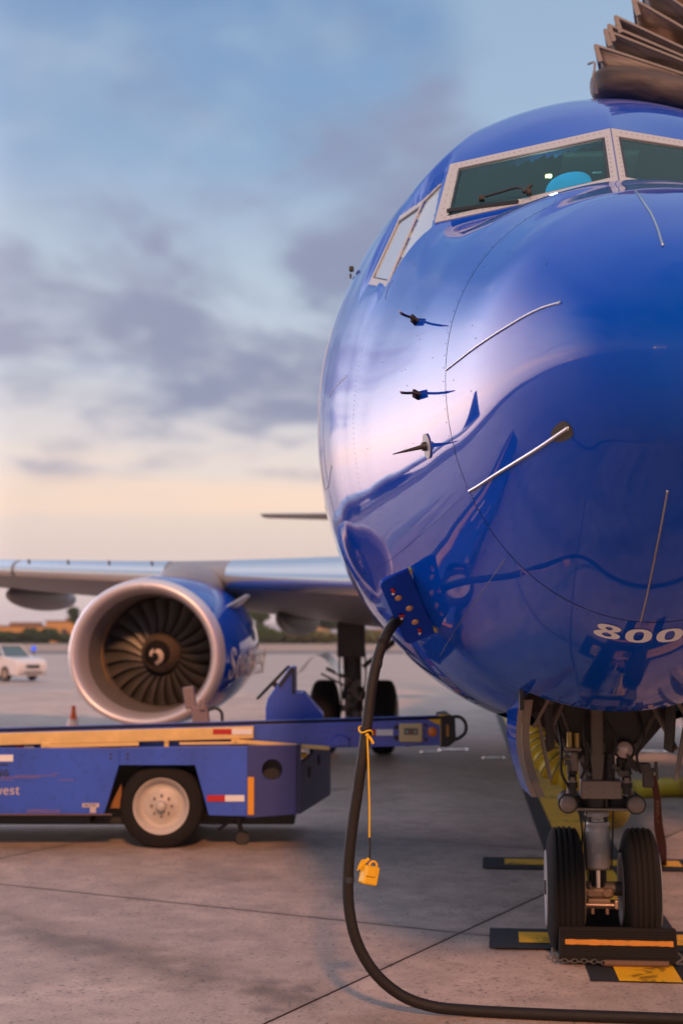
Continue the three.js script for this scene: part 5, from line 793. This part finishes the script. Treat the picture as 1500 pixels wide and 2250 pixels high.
/* ------------------------------------------------ boarding bridge: folded canopy resting on the crown, cab and tunnel beyond */
{
  const B = thing('boarding_bridge', 'folded brown accordion canopy of the boarding bridge on top of the cockpit roof', 'boarding bridge', [0, 0, 0]);
  const hinge = [3.3, 4.91], tips = [[1.602, 5.487], [1.664, 5.588], [1.688, 5.620], [1.732, 5.676], [1.846, 5.790], [1.90, 5.93], [1.99, 6.02]];
  const D0 = 8.7, D1 = 11.0;
  const path = (tip, w, inset) => { // w 0..1 near leg hinge->tip, 1..2 top, 2..3 far leg
    const t = w < 1 ? w : w < 2 ? 1 : 3 - w, len = Math.hypot(tip[0] - hinge[0], tip[1] - hinge[1]), k = t * (1 - (inset / len) * 0.9), x = mix(hinge[0], tip[0], k), y = mix(hinge[1], tip[1], k);
    const d = w < 1 ? D0 + inset : w < 2 ? mix(D0 + inset, D1 - inset, w - 1) : D1 - inset; return [x + (d - D0) * 0.26, y, -d];
  };
  const frame = (tip) => { const a = path(tip, 0, 0), b = path(tip, 1, 0), c = path(tip, 2, 0), d = path(tip, 3, 0); return [bar(a, b, 0.022, 0.016), bar(b, c, 0.018, 0.022), bar(c, d, 0.022, 0.016), bar([b[0] + 0.003, b[1] - 0.004, b[2]], [b[0] + 0.032, b[1] - 0.11, b[2] + 0.004], 0.02, 0.03)]; };
  tips.forEach((t) => part('canopy_frame', frame(t), M.bellowsEdge, B));
  for (let i = 0; i + 1 < tips.length; i++) {
    const lo = tips[i], hi = tips[i + 1], gap = Math.hypot(hi[0] - lo[0], hi[1] - lo[1]), ins = 0.05 + gap * 0.7, midT = [mix(lo[0], hi[0], 0.3), mix(lo[1], hi[1], 0.3)];
    const g = gridGeo(150, 12, (u, v) => { const w = u * 3, a = v < 0.5 ? hi : lo, k = v < 0.5 ? v * 2 : 2 - v * 2, A = path(a, w, 0.004), Mi = path(midT, w, ins), wr = 0.05 * (noise(w * 7, i * 3, v * 4) - 0.5) * Math.sin(v * Math.PI); return [mix(A[0], Mi[0], k), mix(A[1], Mi[1], k) + wr - 0.03 * gap * Math.sin(v * Math.PI * 2), mix(A[2], Mi[2], k) + wr]; });
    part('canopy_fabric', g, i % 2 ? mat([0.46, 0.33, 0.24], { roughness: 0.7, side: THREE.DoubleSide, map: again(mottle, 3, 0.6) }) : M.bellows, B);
  }
  part('canopy_skirt', gridGeo(120, 6, (u, v) => { const w = u * 3, A = path(tips[0], w, 0.006), Z = path([1.665, 5.30], w, 0.03), wr = 0.03 * (noise(w * 8, 3, v * 5) - 0.5); return [mix(A[0], Z[0], v), mix(A[1], Z[1] - 0.05, v) + wr * v, mix(A[2], Z[2], v) + wr]; }), M.bellows, B);
  const pc = new THREE.CatmullRomCurve3([V(3.55, 4.55, -8.75), V(2.9, 5.02, -8.72), V(2.4, 5.135, -8.70), V(2.0, 5.205, -8.70), V(1.78, 5.245, -8.70), V(1.685, 5.262, -8.76), V(1.75, 5.27, -9.0), V(2.1, 5.28, -10.2), V(2.4, 5.2, -11.0), V(3.6, 4.7, -11.2)], false, 'centripetal');
  part('canopy_cushion', jitterGeo(gridGeo(24, 200, (() => { const fr = pc.computeFrenetFrames(200, false); return (u, v) => { const k = Math.round(v * 200), p = pc.getPointAt(v), a = u * Math.PI * 2, e = 0.105 * (1 - 0.10 * Math.exp(-90 * ((((v * 14) % 1) - 0.5) ** 2))), tn = fr.tangents[k], up = V(0, 1, 0), sd = tn.clone().cross(up).normalize(), uu = sd.clone().cross(tn); return p.addScaledVector(sd, e * 0.95 * Math.cos(a)).addScaledVector(uu, e * 1.02 * Math.sin(a)).toArray(); }; })(), true), 0.02, 9), M.cushion, B);
  part('cushion_edge', [tube([[1.56, 5.375, -8.72], [1.585, 5.36, -8.66], [1.58, 5.30, -8.62], [1.57, 5.24, -8.62], [1.60, 5.16, -8.66]], 0.008, 24, 8)], M.bellowsEdge, B);
  part('bridge_cab', [box(3.4, 2.9, 2.9, 5.4, 3.9, -10.0, 0.05), box(0.4, 0.25, 2.6, 3.75, 5.1, -9.9, 0.05)], mat([0.22, 0.22, 0.23], { roughness: 0.6 }), B);
  part('bridge_tunnel', box(22, 2.5, 2.4, 17.5, 4.0, -5.2, 0.05, 0, 0.43), mat([0.26, 0.26, 0.27], { roughness: 0.6 }), B);
  part('bridge_leg', [box(0.5, 2.9, 0.5, 9, 1.45, -8.5, 0.03), box(1.4, 0.7, 2.6, 9, 0.35, -8.5, 0.1)], mat([0.2, 0.2, 0.2]), B);
}

/* ------------------------------------------------ cone, taxiway light, car */
{
  const c = thing('traffic_cone', 'orange traffic cone with a white band behind the belt loader, left of the engine', 'traffic cone', [-4.89, 0, -26.2]);
  part('cone_body', lathe([[0.0, 0.5], [0.035, 0.5], [0.05, 0.34], [0.085, 0.24], [0.13, 0.03]].map(([r, y]) => [r, y]), 28), mat([0.95, 0.15, 0.02], { roughness: 0.5 }), c);
  part('white_band', lathe([[0.075, 0.265], [0.092, 0.23], [0.109, 0.15]], 28), M.white, c);
  part('cone_base', box(0.32, 0.03, 0.32, 0, 0.015, 0, 0.01), mat([0.6, 0.1, 0.02]), c);
  const b = thing('taxiway_light', 'small blue taxiway edge light glowing just beyond the white car', 'taxiway light', [-12.95, 0, -60.2]);
  part('light_stem', [rod([0, 0, 0], [0, 1.15, 0], 0.03), disc(0.12, 0.04, 0, 0.02, 0, 'y')], M.gearGrey, b);
  part('light_lens', lathe([[0, 0.2], [0.07, 0.17], [0.1, 0.08], [0.1, 0]], 20).translate(0, 1.15, 0), mat([0.01, 0.1, 0.7], { emissive: new THREE.Color().setRGB(0.0, 0.10, 1.0), emissiveIntensity: 0.5 }), b);
  const pl = new THREE.PointLight(new THREE.Color().setRGB(0.05, 0.2, 1), 0.5); pl.position.set(0, 1.23, 0); pl.castShadow = true; b.add(pl);

  const a = 40 * Math.PI / 180, k = 0.83, car = thing('parked_car', 'white off-road car with dark windows standing on the far side of the apron', 'car', [-13.35, 0, -57.2], -a);
  car.scale.setScalar(k);
  // local: x forward, wheels near side at z = +0.78; front axle at x = 0.9
  const paint = mat([0.66, 0.64, 0.66], { roughness: 0.35, clearcoat: 1, clearcoatRoughness: 0.05 });
  const prof = [[1.85, 0.32], [1.92, 0.55], [1.88, 0.82], [1.75, 0.95], [0.85, 1.08], [-2.3, 1.08], [-2.55, 0.9], [-2.6, 0.4], [-2.45, 0.28]];
  const sh = new THREE.Shape(prof.map((p) => new THREE.Vector2(...p))); 
  const under = new THREE.Shape(); under.moveTo(1.85, 0.32); under.lineTo(1.92, 0.55); under.quadraticCurveTo(1.93, 0.85, 1.72, 0.96); under.quadraticCurveTo(1.3, 1.06, 0.85, 1.08); under.lineTo(-2.3, 1.08); under.quadraticCurveTo(-2.6, 1.0, -2.6, 0.4); under.lineTo(-2.45, 0.28); under.lineTo(-2.1, 0.28); under.absarc(-1.7, 0.34, 0.40, Math.PI, 0, true); under.lineTo(0.55, 0.28); under.absarc(0.95, 0.34, 0.40, Math.PI, 0, true); under.lineTo(1.85, 0.32);
  const bg = new THREE.ExtrudeGeometry(under, { depth: 1.56, bevelEnabled: true, bevelSize: 0.07, bevelThickness: 0.10, bevelSegments: 4, curveSegments: 14 }).translate(0, 0, -0.78);
  part('car_body', bg, paint, car);
  const roof = (inset, y0, y1) => { const lo = [[0.85, y0], [-2.35, y0]], hi = [[0.18, y1], [-2.2, y1]]; const P = (p, z) => [p[0], p[1], z]; return join([quad(P(hi[1], 0.62 - inset), P(hi[0], 0.62 - inset), P(lo[0], 0.80 - inset), P(lo[1], 0.80 - inset)), quad(P(hi[0], -0.62 + inset), P(hi[1], -0.62 + inset), P(lo[1], -0.80 + inset), P(lo[0], -0.80 + inset)), quad(P(hi[0], 0.62 - inset), P(hi[0], -0.62 + inset), P(lo[0], -0.80 + inset), P(lo[0], 0.80 - inset)), quad(P(hi[1], -0.62 + inset), P(hi[1], 0.62 - inset), P(lo[1], 0.80 - inset), P(lo[1], -0.80 + inset))]); };
  part('car_window', roof(0, 1.08, 1.66), mat([0.03, 0.06, 0.065], { roughness: 0.05, side: THREE.DoubleSide, clearcoat: 1 }), car);
  part('car_roof', [box(2.45, 0.07, 1.28, -1.0, 1.68, 0, 0.03), bar([0.87, 1.06, 0.81], [0.19, 1.67, 0.63], 0.05, 0.06), bar([0.87, 1.06, -0.81], [0.19, 1.67, -0.63], 0.05, 0.06), bar([-0.75, 1.06, 0.80], [-0.8, 1.67, 0.62], 0.07, 0.04), bar([-2.33, 1.06, 0.80], [-2.2, 1.67, 0.62], 0.07, 0.06), bar([-2.33, 1.06, -0.80], [-2.2, 1.67, -0.62], 0.07, 0.06)], paint, car);
  part('bumper', [box(0.14, 0.18, 1.6, 1.93, 0.42, 0, 0.06)], mat([0.5, 0.5, 0.52], { roughness: 0.5 }), car);
  part('radiator_grille', [box(0.06, 0.17, 0.78, 1.975, 0.68, 0, 0.02), box(0.06, 0.06, 1.0, 2.0, 0.42, 0, 0.02)], M.black, car);
  for (const z of [-0.62, 0.62]) part('headlight', box(0.10, 0.16, 0.30, 1.94, 0.74, z, 0.04, 0, z > 0 ? -0.25 : 0.25), mat([0.75, 0.70, 0.66], { roughness: 0.1, clearcoat: 1 }), car);
  for (const z of [-0.95, 0.95]) part('wing_mirror', box(0.1, 0.12, 0.18, 0.62, 1.12, z, 0.03), paint, car);
  for (const x of [0.95, -1.7]) for (const z of [-0.76, 0.76]) { const w = part('car_wheel', lathe([[0.2, -0.09], [0.30, -0.11], [0.335, -0.06], [0.335, 0.06], [0.30, 0.11], [0.2, 0.09]], 32).rotateX(Math.PI / 2).translate(x, 0.335, z), M.rubber, car); const sp = [disc(0.05, 0.02, x, 0.335, z + Math.sign(z) * 0.09)]; for (let i = 0; i < 5; i++) { const t = i * Math.PI * 0.4; sp.push(bar([x, 0.335, z + Math.sign(z) * 0.09], [x + 0.2 * Math.cos(t), 0.335 + 0.2 * Math.sin(t), z + Math.sign(z) * 0.09], 0.02, 0.06)); } sp.push(new THREE.TorusGeometry(0.205, 0.018, 8, 32).translate(x, 0.335, z + Math.sign(z) * 0.085)); part('wheel_rim', sp, M.rim, w); part('wheel_disc', disc(0.2, 0.02, x, 0.335, z + Math.sign(z) * 0.05), M.gearDark, w); }
}

/* floodlight masts of the neighbouring stands: out of the frame to the left and behind, seen mirrored in the nose */
for (const [az, dist, h, r, l] of [[-146, 150, 11, 0.45, 'first'], [-150, 165, 13, 0.5, 'second'], [-155, 160, 13.5, 0.5, 'third'], [-66, 420, 9, 0.5, 'fourth'], [-69, 440, 9, 0.5, 'fifth'], [-72.5, 400, 9, 0.45, 'sixth'], [-75, 430, 10, 0.5, 'seventh'], [-80, 410, 10, 0.5, 'eighth']]) {
  const a = az * Math.PI / 180, m = thing('floodlight_mast', 'tall lamp mast with a lit orange lamp, mirrored in the nose paint', 'lamp mast', [dist * Math.sin(a), 0, -dist * Math.cos(a)], 0, 'lamp masts mirrored in the nose');
  part('mast_pole', rod([0, 0, 0], [0, h, 0], 0.16, 0.09), M.gearGrey, m);
  part('flood_lamp', new THREE.SphereGeometry(r * 3.2, 16, 10).scale(1, 0.6, 1).translate(0, h, 0), mat([0.9, 0.7, 0.5], { emissive: new THREE.Color().setRGB(1, 0.45, 0.14), emissiveIntensity: 60 }), m);
  const p = new THREE.PointLight(new THREE.Color().setRGB(1, 0.45, 0.14), 20); p.position.set(0, h, 0); p.castShadow = true; m.add(p);
}

/* ------------------------------------------------ far side of the field: hedges, trees, buildings, hills */
{
  const leafMat = mat([1, 1, 1], { vertexColors: true, roughness: 0.8, side: THREE.DoubleSide });
  const bark = mat([0.07, 0.05, 0.035], { roughness: 0.9 });
  const crown = (lobes, n, size, col) => { // lobes: [x,y,z,rx,ry,rz]; many small leaf sprays spread through the volume
    const p = [], c = []; let tot = 0; const vol = lobes.map((l) => (l[3] * l[4] * l[5]) ** 0.7); vol.forEach((v) => tot += v);
    lobes.forEach((l, k) => { const m = Math.round(n * vol[k] / tot); const shade = rr(0.7, 1.15);
      for (let i = 0; i < m; i++) { const u = rr(-1, 1), a = rr(0, 6.283), q = Math.sqrt(1 - u * u), r = Math.cbrt(rr(0.25, 1)) * (0.82 + 0.36 * noise(q * Math.cos(a) * 2.2 + k * 7, u * 2.2, q * Math.sin(a) * 2.2)); const x = l[0] + l[3] * r * q * Math.cos(a), y = l[1] + l[4] * r * u, z = l[2] + l[5] * r * q * Math.sin(a); const b = shade * rr(0.65, 1.3); for (let t = 0; t < 2; t++) { const o = () => rr(-size, size); p.push(x + o(), y + o(), z + o(), x + o(), y + o(), z + o(), x + o(), y + o(), z + o()); for (let e = 0; e < 3; e++) c.push(col[0] * b, col[1] * b, col[2] * b); } } });
    const g = new THREE.BufferGeometry(); g.setAttribute('position', new THREE.Float32BufferAttribute(p, 3)); g.setAttribute('color', new THREE.Float32BufferAttribute(c, 3)); g.computeVertexNormals(); return g;
  };
  const dark = [0.034, 0.075, 0.028], mid = [0.070, 0.125, 0.040], dry = [0.12, 0.13, 0.045];
  const bush = (x, d, w, h, col, label, group) => { const b = thing('bush', label, 'bush', [x, 0, -d], 0, group); const lobes = []; for (let i = 0; i < 7; i++) lobes.push([rr(-w * 0.36, w * 0.36), h * rr(0.3, 0.62), rr(-2, 2), w * rr(0.16, 0.30), h * rr(0.28, 0.42), 2.5]); part('crown', crown(lobes, 3200, 0.42, col), leafMat, b); part('trunk', [rod([0, 0, 0], [0.2, h * 0.4, 0], 0.25, 0.12, 8), rod([0, 0, 0], [-w * 0.15, h * 0.45, 0.3], 0.18, 0.08, 8)], bark, b); };
  bush(-79.5, 345, 15, 2.9, dark, 'dark rounded bush at the far edge of the field, beyond the white car');
  bush(-72.8, 342, 9, 3.7, dark, 'tall dark bush in front of the tan buildings between the car and the engine');
  bush(-64.5, 345, 11, 2.1, dark, 'low dark bush hiding the foot of the ochre building beside the engine');
  bush(-91, 350, 15, 3.0, dark, 'bush at the far left of the hedge behind the car roof');
  bush(-20, 335, 10, 4.6, mid, 'green bush just right of the engine cowling, under the wing');
  bush(-13.5, 338, 10, 3.4, mid, 'green bush beneath the flap fairing, in the distant hedge');
  bush(-5.5, 330, 11, 3.2, dry, 'olive brown bush left of the main landing gear');
  bush(4, 334, 12, 3.3, dry, 'olive brown bush right of the main landing gear leg');
  bush(14, 338, 12, 2.7, mid, 'green bush at the right end of the hedge, beside the nose');
  bush(27, 338, 15, 2.9, mid, 'green bush hidden mostly by the blue nose');
  bush(-32, 340, 14, 3.2, mid, 'green bush behind the engine');
  bush(-47, 342, 16, 3.2, dark, 'dark bush behind the engine inlet');
  const tree = (x, d, h, w, col, label, nTop = 2600) => { const t = thing('tree', label, 'tree', [x, 0, -d]); part('trunk', [rod([0, 0, 0], [0.3, h * 0.55, 0], 0.3, 0.16, 10), rod([0.25, h * 0.45, 0], [-w * 0.25, h * 0.75, 0.3], 0.14, 0.05, 8), rod([0.25, h * 0.5, 0], [w * 0.28, h * 0.85, -0.2], 0.13, 0.04, 8)], bark, t); const lobes = []; for (let i = 0; i < 8; i++) lobes.push([rr(-w * 0.38, w * 0.38), h * rr(0.5, 0.88), rr(-1, 1), w * rr(0.14, 0.28), h * rr(0.08, 0.15), 1.4]); part('crown', crown(lobes, nTop, 0.32, col), leafMat, t); };
  tree(-63, 348, 8.6, 6.5, dark, 'tall ragged tree showing just left of the engine inlet');
  tree(-20.8, 350, 9.0, 6.0, mid, 'tall tree just right of the engine, below the wing');
  tree(-12.0, 346, 8.4, 5.0, dark, 'narrow dark tree right of the flap fairing, below the wing');
  tree(-3.2, 346, 7.4, 5.6, dark, 'dark tree close to the main gear leg, below the wing');
  const tan = mat([0.52, 0.29, 0.10], { roughness: 0.85 }), pale = mat([0.38, 0.28, 0.18], { roughness: 0.85 }), roofM = mat([0.20, 0.12, 0.08], { roughness: 0.85 }), paneM = mat([0.05, 0.05, 0.06], { roughness: 0.2 });
  const building = (x, d, w, h, dep, label, m, nw, arch) => { const b = thing('building', label, 'building', [x, 0, -d]); part('wall', box(w, h, dep, 0, h / 2, 0, 0.02), m, b); part('roof', [box(w + 0.5, 0.35, dep + 0.5, 0, h + 0.17, 0, 0.05), box(w * 0.4, 0.9, dep * 0.5, w * 0.2, h + 0.75, 0, 0.05)], roofM, b); for (let i = 0; i < nw; i++) { const wx = -w / 2 + (i + 0.5) * w / nw; const f = part('window', box(w / nw * 0.5, h * 0.3, 0.2, wx, h * 0.52, dep / 2 + 0.02, 0.02), mat([0.30, 0.22, 0.16]), b); part('pane', box(w / nw * 0.4, h * 0.24, 0.1, wx, h * 0.52, dep / 2 + 0.11, 0), paneM, f); } if (arch) { const s = new THREE.Shape(); s.moveTo(-1, 0); s.lineTo(1, 0); s.lineTo(1, 1.4); s.absarc(0, 1.4, 1, 0, Math.PI); part('doorway', new THREE.ExtrudeGeometry(s, { depth: 0.2, bevelEnabled: false }).translate(w * 0.05, 0.7, dep / 2), mat([0.10, 0.03, 0.02]), b); } };
  building(-72.0, 375, 9.5, 5.4, 8, 'ochre building with an arched opening left of the engine inlet', tan, 3, true);
  building(-89, 385, 20, 4.2, 8, 'long low tan building behind the bushes beyond the car', tan, 8, false);
  building(-8, 385, 10, 4.2, 7, 'low pale building between two trees left of the main gear', pale, 5, false);
  building(13, 390, 9, 3.2, 7, 'small low tan building right of the main gear leg', pale, 4, false);
  // hills all round the horizon
  const hill = (R, h0, h1, sd, name, c, a0 = 0, a1 = 2 * Math.PI) => { const g = gridGeo(300, 6, (u, v) => { const a = mix(a0, a1, u), h = mix(h0, h1, fbm(Math.cos(a) * 4 + sd, Math.sin(a) * 4, 3, 5)) * Math.min(1, 1), r = R + v * R * 0.3; return [r * Math.sin(a), v < 0.01 ? -5 : h * Math.sin(Math.min(1, v * 1.3) * Math.PI / 2) * (0.9 + 0.2 * noise(a * 40, v * 5)), -r * Math.cos(a)]; }); const m = new THREE.Mesh(g, mat(c, { roughness: 1, side: THREE.DoubleSide })); m.name = name; m.userData.kind = 'structure'; scene.add(m); };
  hill(3800, -6, 66, 2, 'hills', [0.20, 0.19, 0.21], -0.9, 0.9);
  hill(1600, -8, 12, 9, 'low_hills', [0.12, 0.10, 0.075], Math.PI * 0.25, Math.PI * 1.8);
}
scene.fog = new THREE.FogExp2(new THREE.Color().setRGB(0.74, 0.70, 0.75), 0.00014);
renderer.render(scene, camera);
